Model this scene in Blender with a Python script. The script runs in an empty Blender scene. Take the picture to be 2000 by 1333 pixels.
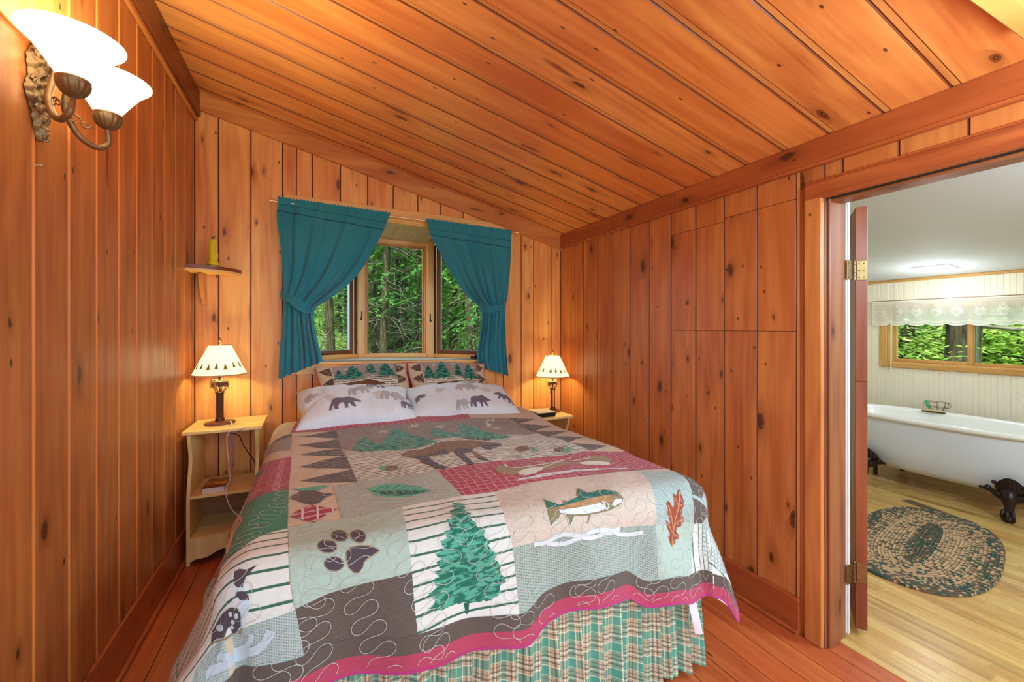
import bpy, math, random
from mathutils import Vector, Matrix, noise, geometry
random.seed(7)
PI = math.pi
# ------------------------------------------------------------------ camera, world, sun, exposure
SC = bpy.context.scene
COL = SC.collection
F, HX, HY, H, K = 825., 1000., 640., 1.402, .022     # K: the old cabin's floors and heads fall 22 mm per metre to the right
TH = math.atan2(382, 825); CT, ST = math.cos(TH), math.sin(TH)
cam_d = bpy.data.cameras.new('camera'); cam = bpy.data.objects.new('camera', cam_d); COL.objects.link(cam)
cam_d.sensor_width = 36; cam_d.lens = F / 2000 * 36; cam_d.shift_y = -(666.5 - HY) / 2000; cam_d.clip_start = .02
cam.location = (0, 0, H); cam.rotation_euler = (PI / 2, 0, -TH)
SC.camera = cam
SC.view_settings.view_transform = 'Standard'; SC.view_settings.look = 'None'
SC.view_settings.gamma = 1; SC.view_settings.exposure = 0.55
SC.view_settings.use_curve_mapping = False
SC.cycles.max_bounces = 8; SC.cycles.diffuse_bounces = 5; SC.cycles.transparent_max_bounces = 24
SC.cycles.use_denoising = True
SC.cycles.sample_clamp_indirect = 4
W = bpy.data.worlds.new('sky'); SC.world = W; W.use_nodes = True
wn = W.node_tree.nodes; bg = wn['Background']; bg.inputs[0].default_value = (.74, .93, 1.12, 1); bg.inputs[1].default_value = 2.1
sd = bpy.data.lights.new('sun', 'SUN'); sd.energy = 4.2; sd.angle = .01; sd.color = (1, .95, .85)
sun = bpy.data.objects.new('sun', sd); COL.objects.link(sun); sun.rotation_euler = (math.radians(33), math.radians(-22), 0)
# light falls towards -(sun Z): from behind the house, high


def lamp(name, loc, energy, col, r=.03, kind='POINT'):
    d = bpy.data.lights.new(name, kind); d.energy = energy; d.color = col
    d.shadow_soft_size = r
    o = bpy.data.objects.new(name, d); COL.objects.link(o); o.location = loc
    return o


# ------------------------------------------------------------------ node helper
class NT:
    def __init__(s, name):
        s.m = bpy.data.materials.new(name); s.m.use_nodes = True
        s.t = s.m.node_tree; s.b = s.t.nodes['Principled BSDF']; s.out = s.t.nodes['Material Output']

    def n(s, typ, ins=None, **pr):
        nd = s.t.nodes.new('ShaderNode' + typ)
        for k, v in pr.items(): setattr(nd, k, v)
        for k, v in (ins or {}).items(): s.set(nd.inputs[k], v)
        return nd

    def set(s, sock, v):
        if isinstance(v, bpy.types.NodeSocket): s.t.links.new(v, sock)
        elif isinstance(v, (tuple, list)) and len(v) == 3 and sock.type == 'RGBA': sock.default_value = (*v, 1)
        else: sock.default_value = v

    def m_(s, op, a, b=0., c=0., clamp=False):
        nd = s.n('Math', operation=op, use_clamp=clamp); s.set(nd.inputs[0], a); s.set(nd.inputs[1], b); s.set(nd.inputs[2], c)
        return nd.outputs[0]

    def mix(s, f, a, b, bt='MIX'):
        nd = s.n('Mix', data_type='RGBA', blend_type=bt); s.set(nd.inputs[0], f); s.set(nd.inputs[6], a); s.set(nd.inputs[7], b)
        return nd.outputs[2]

    def rng(s, v, a, b, c=0., d=1., smooth=False):
        nd = s.n('MapRange', interpolation_type='SMOOTHSTEP' if smooth else 'LINEAR')
        for i, x in enumerate((v, a, b, c, d)): s.set(nd.inputs[i], x)
        return nd.outputs[0]

    def xyz(s, x, y, z=0.):
        nd = s.n('CombineXYZ'); s.set(nd.inputs[0], x); s.set(nd.inputs[1], y); s.set(nd.inputs[2], z); return nd.outputs[0]

    def uv(s):
        nd = s.n('SeparateXYZ', {0: s.n('UVMap').outputs[0]}); return nd.outputs[0], nd.outputs[1]

    def obj(s):
        nd = s.n('SeparateXYZ', {0: s.n('TexCoord').outputs['Object']}); return nd.outputs

    def noise(s, vec, scale, detail=2., rough=.5, dist=0.):
        return s.n('TexNoise', {'Vector': vec, 'Scale': scale, 'Detail': detail, 'Roughness': rough, 'Distortion': dist}).outputs[0]

    def bump(s, h, strength=.3, dist=.01):
        s.set(s.b.inputs['Normal'], s.n('Bump', {'Height': h, 'Strength': strength, 'Distance': dist}).outputs[0])

    def base(s, col, rough=.5, spec=None, metal=0.):
        s.set(s.b.inputs['Base Color'], col); s.set(s.b.inputs['Roughness'], rough); s.b.inputs['Metallic'].default_value = metal
        if spec is not None: s.b.inputs['Specular IOR Level'].default_value = spec
        return s.m


def srgb(r, g, b):
    return tuple(((c / 255) / 12.92 if c / 255 < .04045 else ((c / 255 + .055) / 1.055) ** 2.4) for c in (r, g, b))


def plain(name, col, rough=.5, metal=0., spec=None, nz=0., sc=40.):
    t = NT(name)
    if nz:
        f = t.noise(t.n('TexCoord').outputs['Object'], sc, 3)
        c = t.mix(f, tuple(x * (1 - nz) for x in col), tuple(min(1, x * (1 + nz)) for x in col))
        t.bump(f, .15, .002)
    else: c = col
    return t.base(c, rough, spec, metal)


def c_mid(a, b): return tuple((x + y) / 2 for x, y in zip(a, b))


def pine(name, light, dark, knot=(.045, .015, .008), dens=.45, rough=.36, var=.28, kscale=(3.2, 6.2), grain=1., coat=.0):
    """stained knotty pine; UV u runs along the grain in metres, attribute 'bid' is one number per board"""
    light, dark = [tuple(min(1, x * y) for x, y in zip(q, (1., 1.12, 1.16))) for q in (light, dark)]
    t = NT(name); U, V = t.uv()
    bid = t.n('Attribute', attribute_name='bid').outputs['Fac']
    U = t.m_('ADD', U, t.m_('MULTIPLY', bid, 37.3)); V = t.m_('ADD', V, t.m_('MULTIPLY', bid, 11.7))
    wob = t.noise(t.xyz(t.m_('MULTIPLY', U, 2.), t.m_('MULTIPLY', V, 9.)), 3., 2)
    kv = t.xyz(t.m_('MULTIPLY', U, kscale[0]), t.m_('ADD', t.m_('MULTIPLY', V, kscale[1]), t.m_('MULTIPLY', wob, .25)))
    vor = t.n('TexVoronoi', {'Vector': kv, 'Scale': 1.}, voronoi_dimensions='2D')
    rc = t.n('SeparateColor', {0: vor.outputs['Color']})
    d = vor.outputs['Distance']
    on = t.m_('LESS_THAN', rc.outputs[0], dens)
    r = t.m_('ADD', .035, t.m_('MULTIPLY', t.m_('POWER', rc.outputs[1], 2.), .10))
    core = t.m_('MULTIPLY', on, t.rng(d, r, t.m_('MULTIPLY', r, .72), 0., 1.))
    halo = t.m_('MULTIPLY', on, t.m_('POWER', t.rng(d, t.m_('MULTIPLY', r, 4.5), 0., 0., 1.), 2.))
    g = t.noise(t.xyz(t.m_('MULTIPLY', U, 1.2), t.m_('ADD', t.m_('MULTIPLY', V, 26.), t.m_('MULTIPLY', halo, 2.2)), bid), 1.6, 4, .6)
    low = t.noise(t.xyz(t.m_('MULTIPLY', U, .7), t.m_('MULTIPLY', V, 5.), bid), 1.3, 1)
    ph = t.m_('ADD', t.m_('MULTIPLY', low, 34.), t.m_('ADD', t.m_('MULTIPLY', V, 60.), t.m_('MULTIPLY', halo, 6.)))
    ring = t.m_('MULTIPLY', t.m_('ADD', t.m_('SINE', ph), 1.), .5)
    blot = t.noise(t.xyz(U, t.m_('MULTIPLY', V, 3.), bid), 2.2, 2)
    rb = t.n('TexWhiteNoise', {'W': t.m_('MULTIPLY', bid, 91.7)}, noise_dimensions='1D').outputs[0]
    f = t.m_('ADD', t.m_('MULTIPLY', t.rng(g, .3, .7), .46 * grain), t.m_('MULTIPLY', ring, .2 * grain))
    f = t.m_('ADD', f, t.m_('MULTIPLY', t.rng(blot, .35, .65), .34))
    f = t.m_('ADD', f, t.m_('MULTIPLY', t.m_('SUBTRACT', rb, .5), var), clamp=True)
    c = t.mix(f, light, dark)
    tint = t.n('TexWhiteNoise', {'W': t.m_('MULTIPLY', bid, 47.3)}, noise_dimensions='1D').outputs[0]
    c = t.mix(t.m_('MULTIPLY', t.m_('SUBTRACT', tint, .35, clamp=True), .8), c, tuple(x * y for x, y in zip(c_mid(light, dark), (1.08, .86, .74))))
    c = t.mix(t.rng(t.noise(t.xyz(t.m_('MULTIPLY', U, .6), t.m_('MULTIPLY', V, 8.), bid), 1.7, 2), .5, .72, 0., .55), c, tuple(min(1, x * y) for x, y in zip(light, (1.12, 1.2, 1.15))))
    c = t.mix(t.m_('MULTIPLY', halo, .75), c, tuple(x * .45 for x in dark))
    v3 = t.n('TexVoronoi', {'Vector': t.xyz(t.m_('MULTIPLY', t.m_('ADD', U, t.m_('MULTIPLY', V, .8)), kscale[0] * .45), t.m_('ADD', t.m_('MULTIPLY', V, kscale[1] * 1.1), t.m_('MULTIPLY', wob, .3))), 'Scale': 1.}, voronoi_dimensions='2D')
    r3 = t.n('SeparateColor', {0: v3.outputs['Color']}).outputs
    flame = t.m_('MULTIPLY', t.m_('LESS_THAN', r3[0], dens * .3), t.rng(t.m_('ADD', v3.outputs['Distance'], t.m_('MULTIPLY', t.m_('SUBTRACT', g, .5), .06)), .13, .05, 0., .8))
    c = t.mix(flame, c, tuple(x * y for x, y in zip(dark, (.42, .3, .3))))
    v2 = t.n('TexVoronoi', {'Vector': t.xyz(t.m_('MULTIPLY', U, kscale[0] * 2.6), t.m_('MULTIPLY', V, kscale[1] * 2.2)), 'Scale': 1.}, voronoi_dimensions='2D')
    r2 = t.n('SeparateColor', {0: v2.outputs['Color']}).outputs
    pin = t.m_('MULTIPLY', t.m_('LESS_THAN', r2[0], dens * .22), t.rng(v2.outputs['Distance'], .085, .05, 0., 1.))
    c = t.mix(t.m_('MULTIPLY', pin, .85), c, knot)
    kring = t.m_('ADD', .40, t.m_('MULTIPLY', t.m_('SINE', t.m_('MULTIPLY', t.m_('DIVIDE', d, r), 13.)), .4), clamp=True)
    c = t.mix(core, c, t.mix(kring, knot, tuple(x * .7 for x in dark)))
    t.base(c, t.rng(g, .2, .8, rough - .06, rough + .08))
    t.b.inputs['Coat Weight'].default_value = coat; t.b.inputs['Coat Roughness'].default_value = .25
    t.bump(t.m_('SUBTRACT', g, t.m_('MULTIPLY', core, .5)), .12, .003)
    return t.m


M = {}
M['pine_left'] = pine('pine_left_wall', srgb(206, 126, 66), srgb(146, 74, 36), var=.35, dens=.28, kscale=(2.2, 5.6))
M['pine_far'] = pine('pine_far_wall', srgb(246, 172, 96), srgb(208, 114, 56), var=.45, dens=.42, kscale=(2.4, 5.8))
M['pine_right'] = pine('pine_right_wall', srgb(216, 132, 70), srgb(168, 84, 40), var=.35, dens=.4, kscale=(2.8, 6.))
M['pine_ceil'] = pine('pine_ceiling', srgb(248, 160, 88), srgb(196, 100, 50), var=.55, dens=.36, kscale=(2.6, 6.6), rough=.3)
M['pine_trim'] = pine('pine_trim', srgb(222, 142, 76), srgb(180, 98, 46), var=.25, dens=.12)
M['pine_red'] = pine('pine_red_trim', srgb(196, 104, 54), srgb(142, 62, 32), var=.2, dens=.2)
M['pine_dark'] = pine('pine_dark_beam', srgb(146, 74, 38), srgb(96, 42, 22), var=.2, dens=.2)
M['pine_casing'] = pine('pine_window_casing', srgb(250, 192, 116), srgb(228, 156, 82), var=.2, dens=.05)
M['pine_strip'] = pine('pine_lighter_lap', srgb(236, 160, 92), srgb(196, 110, 56), dens=.05, var=.5)
M['bead'] = plain('routed_board_edge', srgb(222, 140, 72), .35)  # lighter orange paints in the sconce light caught by the routed edges
M['bead_dark'] = plain('dark_board_edge', srgb(128, 64, 34), .45)
M['floor'] = pine('floor_bedroom_boards', srgb(214, 112, 60), srgb(164, 70, 38), dens=.1, rough=.34, var=.3, kscale=(1.5, 5.))
M['floor_bath'] = pine('floor_bathroom_boards', srgb(222, 176, 106), srgb(168, 116, 58), dens=.0, rough=.25, var=.7)
M['oak'] = pine('golden_oak', srgb(214, 160, 92), srgb(180, 120, 58), dens=.0, rough=.35, var=.15)
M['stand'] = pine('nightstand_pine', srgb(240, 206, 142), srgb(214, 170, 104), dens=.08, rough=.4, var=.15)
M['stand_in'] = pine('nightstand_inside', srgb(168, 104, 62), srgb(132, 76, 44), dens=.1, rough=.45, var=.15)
M['backing'] = plain('dark_backing', (.05, .025, .015), .9)
M['plaster'] = plain('painted_ceiling', srgb(226, 224, 214), .8)


# ------------------------------------------------------------------ mesh builder
class MB:
    def __init__(s): s.v = []; s.f = []; s.uv = []; s.mi = []; s.bid = []; s.sm = []

    def face(s, pts, uvs=None, mi=0, bid=0., sm=False):
        i = len(s.v); s.v += [tuple(p) for p in pts]
        s.f.append(tuple(range(i, i + len(pts)))); s.uv.append(uvs or [(0, 0)] * len(pts)); s.mi.append(mi); s.bid.append(bid); s.sm.append(sm)

    def grid(s, P, uvs=None, mi=0, bid=0., closed=False, sm=True, mif=None, wrap=False):
        """P: rows of points sharing vertices"""
        nr, nc = len(P), len(P[0]); i0 = len(s.v)
        for r in P: s.v += [tuple(p) for p in r]
        for r in range(nr if wrap else nr - 1):
            r2 = (r + 1) % nr
            for c in range(nc if closed else nc - 1):
                c2 = (c + 1) % nc
                s.f.append((i0 + r * nc + c, i0 + r * nc + c2, i0 + r2 * nc + c2, i0 + r2 * nc + c))
                if uvs: s.uv.append([uvs[r][c], uvs[r][c2], uvs[r2][c2], uvs[r2][c]])
                else: s.uv.append([(c / nc, r / nr), ((c + 1) / nc, r / nr), ((c + 1) / nc, (r + 1) / nr), (c / nc, (r + 1) / nr)])
                s.mi.append(mif(r, c) if mif else mi); s.bid.append(bid); s.sm.append(sm)

    def box(s, a, b, mi=0, bid=None, along=None, ch=0., T=None):
        """box from corner a to corner b; UV u along the longest axis (or axis 'along'); ch bevels all edges"""
        bid = random.random() if bid is None else bid
        a, b = [min(p, q) for p, q in zip(a, b)], [max(p, q) for p, q in zip(a, b)]
        d = [b[i] - a[i] for i in range(3)]
        L = d.index(max(d)) if along is None else along
        T = T or (lambda p: p)
        ch = min(ch, min(d) * .45)

        def quad(ps, n):
            oth = [i for i in range(3) if i != n]
            if L in oth: u, v = L, [i for i in oth if i != L][0]
            else: u, v = oth
            s.face([T(p) for p in ps], [(p[u], p[v]) for p in ps], mi, bid)
        if ch <= 0:
            for n in range(3):
                i, j = [(1, 2), (2, 0), (0, 1)][n]
                for sgn in (0, 1):
                    ps = []
                    for (x, y) in ((0, 0), (1, 0), (1, 1), (0, 1)):
                        p = [0, 0, 0]; p[n] = (a, b)[sgn][n]; p[i] = (a, b)[x][i]; p[j] = (a, b)[y][j]; ps.append(tuple(p))
                    quad(ps if sgn else ps[::-1], n)
            return
        A = [a[i] + ch for i in range(3)]; B = [b[i] - ch for i in range(3)]
        for n in range(3):
            i, j = [(1, 2), (2, 0), (0, 1)][n]
            for sgn in (0, 1):
                ps = []
                for (x, y) in ((0, 0), (1, 0), (1, 1), (0, 1)):
                    p = [0, 0, 0]; p[n] = (a, b)[sgn][n]; p[i] = (A, B)[x][i]; p[j] = (A, B)[y][j]; ps.append(tuple(p))
                quad(ps if sgn else ps[::-1], n)
        for n in range(3):            # edges running along n
            i, j = [(1, 2), (2, 0), (0, 1)][n]
            for x in (0, 1):
                for y in (0, 1):
                    ps = []
                    for (e, wi, wj) in ((0, 1, 0), (1, 1, 0), (1, 0, 1), (0, 0, 1)):
                        p = [0, 0, 0]; p[n] = (A, B)[e][n]
                        p[i] = (a, b)[x][i] if wi else (A, B)[x][i]; p[j] = (a, b)[y][j] if wj else (A, B)[y][j]; ps.append(tuple(p))
                    quad(ps if (x == y) else ps[::-1], i)
        for x in (0, 1):
            for y in (0, 1):
                for z in (0, 1):
                    c = ((a, b)[x][0], (a, b)[y][1], (a, b)[z][2]); q = ((A, B)[x][0], (A, B)[y][1], (A, B)[z][2])
                    ps = [(c[0], q[1], q[2]), (q[0], c[1], q[2]), (q[0], q[1], c[2])]
                    if (x + y + z) % 2 == 0: ps = ps[::-1]
                    s.face([T(p) for p in ps], [(p[0], p[1]) for p in ps], mi, bid)

    def tube(s, path, r, n=8, mi=0, closed=False, caps=True, flat=1.):
        P = [Vector(p) for p in path]; m = len(P)
        rr = r if isinstance(r, (list, tuple)) else [r] * m
        up = None; rows = []
        for i in range(m):
            t = (P[(i + 1) % m] - P[i - 1]) if closed else (P[min(i + 1, m - 1)] - P[max(i - 1, 0)])
            t.normalize()
            if up is None:
                up = Vector((0, 0, 1)) if abs(t.z) < .9 else Vector((1, 0, 0))
            up = (up - t * up.dot(t)).normalized(); sd_ = t.cross(up)
            rows.append([P[i] + (up * math.cos(2 * PI * k / n) * flat + sd_ * math.sin(2 * PI * k / n)) * rr[i] for k in range(n)])
        s.grid(rows, mi=mi, closed=True, wrap=closed)
        if caps and not closed:
            s.face(rows[0][::-1], mi=mi); s.face(rows[-1], mi=mi)

    def lathe(s, prof, n=24, c=(0, 0, 0), mi=0, caps=False, sq=1.):
        rows = [[(c[0] + r * math.cos(2 * PI * k / n), c[1] + r * sq * math.sin(2 * PI * k / n), c[2] + z) for k in range(n)] for r, z in prof]
        s.grid(rows, mi=mi, closed=True)
        if caps: s.face(rows[0][::-1], mi=mi); s.face(rows[-1], mi=mi)

    def sphere(s, c, r, n=12, mi=0, sc=(1, 1, 1)):
        rows = []
        for i in range(n // 2 + 1):
            a = -PI / 2 + PI * i / (n // 2); cr = max(math.cos(a), .001)
            rows.append([(c[0] + r * sc[0] * cr * math.cos(2 * PI * k / n), c[1] + r * sc[1] * cr * math.sin(2 * PI * k / n), c[2] + r * sc[2] * math.sin(a)) for k in range(n)])
        s.grid(rows, mi=mi, closed=True)

    def prism(s, poly, h0, h1, fn, mi=0, bid=None):
        """polygon (list of 2D) extruded between h0 and h1, mapped by fn(x, y, h)"""
        bid = random.random() if bid is None else bid
        bot = [fn(x, y, h0) for x, y in poly]; top = [fn(x, y, h1) for x, y in poly]
        s.face(top, [(y, x) for x, y in poly], mi, bid); s.face(bot[::-1], [(y, x) for x, y in poly[::-1]], mi, bid)
        L = 0
        for i in range(len(poly)):
            j = (i + 1) % len(poly); d = math.dist(poly[i], poly[j])
            s.face([bot[i], bot[j], top[j], top[i]], [(L, 0), (L + d, 0), (L + d, h1 - h0), (L, h1 - h0)], mi, bid); L += d

    def build(s, name, mats, parent=None, shear=False, recalc=False):
        me = bpy.data.meshes.new(name)
        v = [(x, y, z - K * x) for x, y, z in s.v] if shear else s.v
        me.from_pydata([tuple(p) for p in v], [], s.f)
        for m in (mats if isinstance(mats, (list, tuple)) else [mats]): me.materials.append(M[m] if isinstance(m, str) else m)
        me.polygons.foreach_set('material_index', s.mi); me.polygons.foreach_set('use_smooth', s.sm)
        u = me.uv_layers.new(name='UVMap'); u.data.foreach_set('uv', [c for f in s.uv for q in f for c in q])
        at = me.attributes.new('bid', 'FLOAT', 'FACE'); at.data.foreach_set('value', s.bid)
        if recalc:
            import bmesh
            bm = bmesh.new(); bm.from_mesh(me); bmesh.ops.recalc_face_normals(bm, faces=bm.faces); bm.to_mesh(me); bm.free()
        me.update()
        o = bpy.data.objects.new(name, me); COL.objects.link(o)
        if parent: o.parent = parent
        return o


def tag(o, label=None, cat=None, group=None, kind=None):
    for k, v in (('label', label), ('category', cat), ('group', group), ('kind', kind)):
        if v: o[k] = v
    return o


def struct(mb, name, mats, parent=None, label=None, shear=True, **k):
    o = mb.build(name, mats, parent, shear=shear, **k)
    if not parent: o['kind'] = 'structure'
    if label: o['label'] = label
    return o


def empty(name, loc, rz=0, label=None, cat=None, group=None):
    o = bpy.data.objects.new(name, None); COL.objects.link(o); o.location = (loc[0], loc[1], loc[2] - K * loc[0]); o.rotation_euler.z = rz
    o.empty_display_size = .05
    return tag(o, label, cat, group)


def copy_tree(o, parent=None):
    c = o.copy(); COL.objects.link(c); c.parent = parent
    for ch in o.children: copy_tree(ch, c)
    return c


# a board with routed long edges. fr(u, v, h) -> point; ends may be sloped: u from ua/ub at v0 to uc/ud at v1
def board(mb, fr, v0, v1, ua, ub, uc=None, ud=None, ch=.005, dep=.007, gap=.0012, mi=0, me=1, ends=False, strip=None):
    uc = ua if uc is None else uc; ud = ub if ud is None else ud
    bid = random.random(); w = v1 - v0

    def e0(v): return ua + (uc - ua) * (v - v0) / w
    def e1(v): return ub + (ud - ub) * (v - v0) / w
    a, b = v0 + gap, v1 - gap
    prof = [(a, -dep, me), (a, -ch, me), (a + ch, 0, mi), (b - ch, 0, me), (b, -ch, me), (b, -dep, me)]
    if strip: prof = prof[:3] + [(b - ch - strip[0], 0, strip[1]), (b - ch - strip[0] * .8, -.0022, strip[1])] + [(b - ch * .5, -.003, me)] + prof[4:]
    for (p, q) in zip(prof, prof[1:]):
        m_ = mi if (p[1] == 0 and q[1] == 0) else (strip[1] if strip and -.0035 < p[1] <= -.002 and -.0035 < q[1] <= -.002 else me)
        pts = [fr(e0(p[0]), p[0], p[1]), fr(e1(p[0]), p[0], p[1]), fr(e1(q[0]), q[0], q[1]), fr(e0(q[0]), q[0], q[1])]
        mb.face(pts, [(e0(p[0]), p[0]), (e1(p[0]), p[0]), (e1(q[0]), q[0]), (e0(q[0]), q[0])], m_, bid)
    if ends:
        for e in (e0, e1):
            mb.face([fr(e(a + ch), a + ch, 0), fr(e(b - ch), b - ch, 0), fr(e(b - ch), b - ch, -dep), fr(e(a + ch), a + ch, -dep)], None, me, bid)


# ------------------------------------------------------------------ the room
XL_, XR_, YB, Y0 = -.7276, 2.077, 3.4, -.95
def zc(x): return 2.929 - .228 * (x + .675)          # underside of the sloping ceiling
WX0, WX1, WZ0, WZ1 = -.13, 1.42, 1.15, 2.245         # bay window opening
DY0, DY1, DZ = .34, 1.136, 2.03                       # doorway
XB = 2.238                                            # bathroom side of the right wall

# floor
mb = MB()
y = XL_ - .02
while y < XB - .02:
    w = min(.135, XB - .02 - y)
    board(mb, lambda u, v, h: (v, u, h), y, y + w, Y0, YB + .05, ch=.0015, dep=.006, gap=.0006); y += w
mb.box((XL_ - .1, Y0, -.12), (XB - .02, YB + .1, -.006), 2)
struct(mb, 'floor', ['floor', 'bead_dark', 'backing'])
# left wall
mb = MB(); y = 1.655 - .19 * 18
random.seed(3)
while y < YB:
    a, b = max(y, Y0), min(y + .19, YB)
    if b > a + .01: board(mb, lambda u, v, h: (XL_ + h, v, u), a, b, 0, zc(XL_) + .02, ch=.006)
    y += .19
mb.box((XL_ - .12, Y0, -.1), (XL_ - .007, YB + .12, 3.1), 2)
struct(mb, 'wall_left', ['pine_left', 'bead', 'backing'])
# far wall with the bay opening
mb = MB(); seams = [XL_, -.596, -.41, -.217, -.027, .163, .356, .547, .74, .929, 1.123, 1.307, 1.49, 1.665, 1.79, 1.983, XR_]
fr = lambda u, v, h: (v, YB - h, u)
for a, b in zip(seams, seams[1:]):
    cuts = sorted({a, b} | ({WX0} if a < WX0 < b else set()) | ({WX1} if a < WX1 < b else set()))
    for p, q in zip(cuts, cuts[1:]):
        if q <= WX0 or p >= WX1: board(mb, fr, p, q, 0, zc(p) + .02, 0, zc(q) + .02, ch=.003)
        else:
            board(mb, fr, p, q, 0, WZ0, ch=.003); board(mb, fr, p, q, WZ1, zc(p) + .02, WZ1, zc(q) + .02, ch=.003)
for a, b in (((XL_ - .1, -.1), (WX0, 3.1)), ((WX1, -.1), (XR_ + .1, 3.1)), ((WX0, -.1), (WX1, WZ0)), ((WX0, WZ1), (WX1, 3.1))):
    mb.box((a[0], YB + .007, a[1]), (b[0], YB + .12, b[1]), 2)
struct(mb, 'wall_far', ['pine_far', 'bead_dark', 'backing'])
# right wall with the doorway
mb = MB(); fr = lambda u, v, h: (XR_ - h, v, u); y = 1.064 - .196 * 14; zt = zc(XR_) + .03
while y < YB:
    a, b = max(y, Y0), min(y + .196, YB)
    if b > a + .01:
        cuts = sorted({a, b} | ({DY0} if a < DY0 < b else set()) | ({DY1} if a < DY1 < b else set()))
        for p, q in zip(cuts, cuts[1:]):
            if DY0 <= (p + q) / 2 <= DY1: board(mb, fr, p, q, DZ, zt, ch=.004)
            elif 1.2 < (p + q) / 2 < 2.04 and q - p > .1:                 # boards patched together where a window once was
                top = 2.06 - .02 * (p > 1.6)
                board(mb, fr, p, q, 0, 1.428, ch=.004, ends=True); board(mb, fr, p, q, 1.4305, top, ch=.004, ends=True); board(mb, fr, p, q, top + .0025, zt, ch=.004, ends=True)
            else: board(mb, fr, p, q, 0, zt, ch=.004, strip=(.016, 3) if random.random() < .6 and q - p > .1 else None)
    y += .196
for a, b in (((Y0, -.1), (DY0, 3.)), ((DY1, -.1), (YB + .12, 3.)), ((DY0, DZ), (DY1, 3.))):
    mb.box((XR_ + .007, a[0], a[1]), (XB - .01, b[0], b[1]), 2)
struct(mb, 'wall_right', ['pine_right', 'bead_dark', 'backing', 'pine_strip'])
# ceiling: boards running down the slope
mb = MB(); y = 1.109 - .2 * 14; n = 0
while y < YB:
    a, b = max(y, Y0), min(y + .2, YB)
    if b > a + .01: board(mb, lambda u, v, h: (u, v, zc(u) - h), a, b, XL_, XR_, ch=.004, dep=.009, strip=(.022, 3))
    y += .2
for i in range(1):
    A = [(XL_ - .2, Y0 - .1), (XR_ + .16, Y0 - .1), (XR_ + .16, YB + .2), (XL_ - .2, YB + .2)]
    mb.prism([(p[0], p[1]) for p in A], .01, .16, lambda x, y, h: (x, y, zc(x) + h), 2)
struct(mb, 'ceiling', ['pine_ceil', 'bead_dark', 'backing', 'pine_strip'])
# trims
mb = MB(); mb.box((XL_ - .0, Y0, 2.775), (XL_ + .034, YB, zc(XL_ + .02)), ch=.002, T=lambda p: (p[0], p[1], min(p[2], zc(p[0]))))
struct(mb, 'trim_1', 'pine_dark', label='dark stained beam along the top of the left wall')
mb = MB(); mb.box((XL_, Y0, 2.745), (XL_ + .018, YB, 2.774), ch=.004)
struct(mb, 'trim_2', 'pine_trim', label='thin bright moulding under the dark beam of the left wall')
mb = MB()
mb.prism([(XL_ + .034, zc(XL_) - .125), (XR_, zc(XR_) - .132), (XR_, zc(XR_)), (XL_ + .034, zc(XL_ + .034))], 0, .026, lambda x, z, h: (x, YB - h, z))
for f_ in range(len(mb.uv)): mb.uv[f_] = [(p[0], p[2]) for p in (mb.v[i] for i in mb.f[f_])]
struct(mb, 'trim_3', 'pine_trim', label='sloping trim board between the far wall and the ceiling')
mb = MB(); mb.box((XR_ - .022, 2.0, zc(XR_) - .117), (XR_, YB - .02, zc(XR_) + .003), ch=.003)
mb.box((XR_ - .022, Y0, zc(XR_) - .117), (XR_, 1.997, zc(XR_) + .003), ch=.003)
mb.box((XR_ - .028, Y0, zc(XR_) - .121), (XR_, YB - .02, zc(XR_) - .105), ch=.004)
struct(mb, 'trim_4', 'pine_red', label='orange trim board along the top of the right wall')
mb = MB()
mb.box((XL_, Y0, 0), (XL_ + .02, YB, .175), ch=.003, T=lambda p: (p[0] - (.008 if p[2] > .17 and p[0] > XL_ + .005 else 0), p[1], p[2]))
mb.tube([(XL_ + .026, Y0, .008), (XL_ + .026, YB, .008)], .012, 8)
struct(mb, 'baseboard_left', 'pine_red')
mb = MB(); mb.box((XR_ - .02, 1.235, 0), (XR_, YB, .165), ch=.004); mb.tube([(XR_ - .026, 1.24, .008), (XR_ - .026, YB, .008)], .012, 8)
mb.box((XR_ - .02, Y0, 0), (XR_, DY0 - .09, .165), ch=.004)
struct(mb, 'baseboard_right', 'pine_red')
mb = MB(); mb.box((XL_, YB - .02, 0), (XR_, YB, .165), ch=.004)
struct(mb, 'baseboard_far', 'pine_red')
# door casing and jambs
mb = MB(); cw = .077
for (a, b) in (((DY1, 0), (DY1 + cw, DZ + cw)), ((DY0 - cw, 0), (DY0, DZ + cw))):
    mb.box((XR_ - .02, a[0], a[1]), (XR_, b[0], b[1]), ch=.005, along=2)
struct(mb, 'trim_5', 'pine_trim', label='upright casing boards either side of the bathroom doorway')
mb = MB(); mb.box((XR_ - .022, DY0 - cw, DZ), (XR_, DY1 + cw - .002, DZ + cw), ch=.005, along=1)
mb.box((XR_ - .012, DY0 - cw, DZ + cw), (XR_, DY1 + cw - .002, DZ + cw + .012), ch=.003, along=1)
struct(mb, 'trim_6', 'pine_red', label='orange head casing over the bathroom doorway')
M['jamb'] = pine('door_jamb_wood', srgb(160, 96, 60), srgb(104, 54, 34), dens=.1, var=.5)
M['white_gloss'] = plain('white_paint_worn', srgb(224, 230, 232), .35, nz=.1, sc=25)
M['tan_raw'] = plain('bare_tan_wood', srgb(196, 150, 96), .6, nz=.2, sc=20)
mb = MB()
mb.box((XR_, DY1 - .002, 0), (XR_ + .09, DY1 + .02, DZ + .02), ch=.002, along=2)
mb.box((XR_ + .02, DY1 - .014, 0), (XR_ + .105, DY1 - .001, DZ), ch=.003, along=2)
mb.box((XR_ + .09, DY1 - .002, 0), (XB + .004, DY1 + .02, DZ + .02), ch=.002, along=2)
mb.box((XR_, DY0 - .02, 0), (XB, DY0, DZ + .02), ch=.002, along=2)
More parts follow.
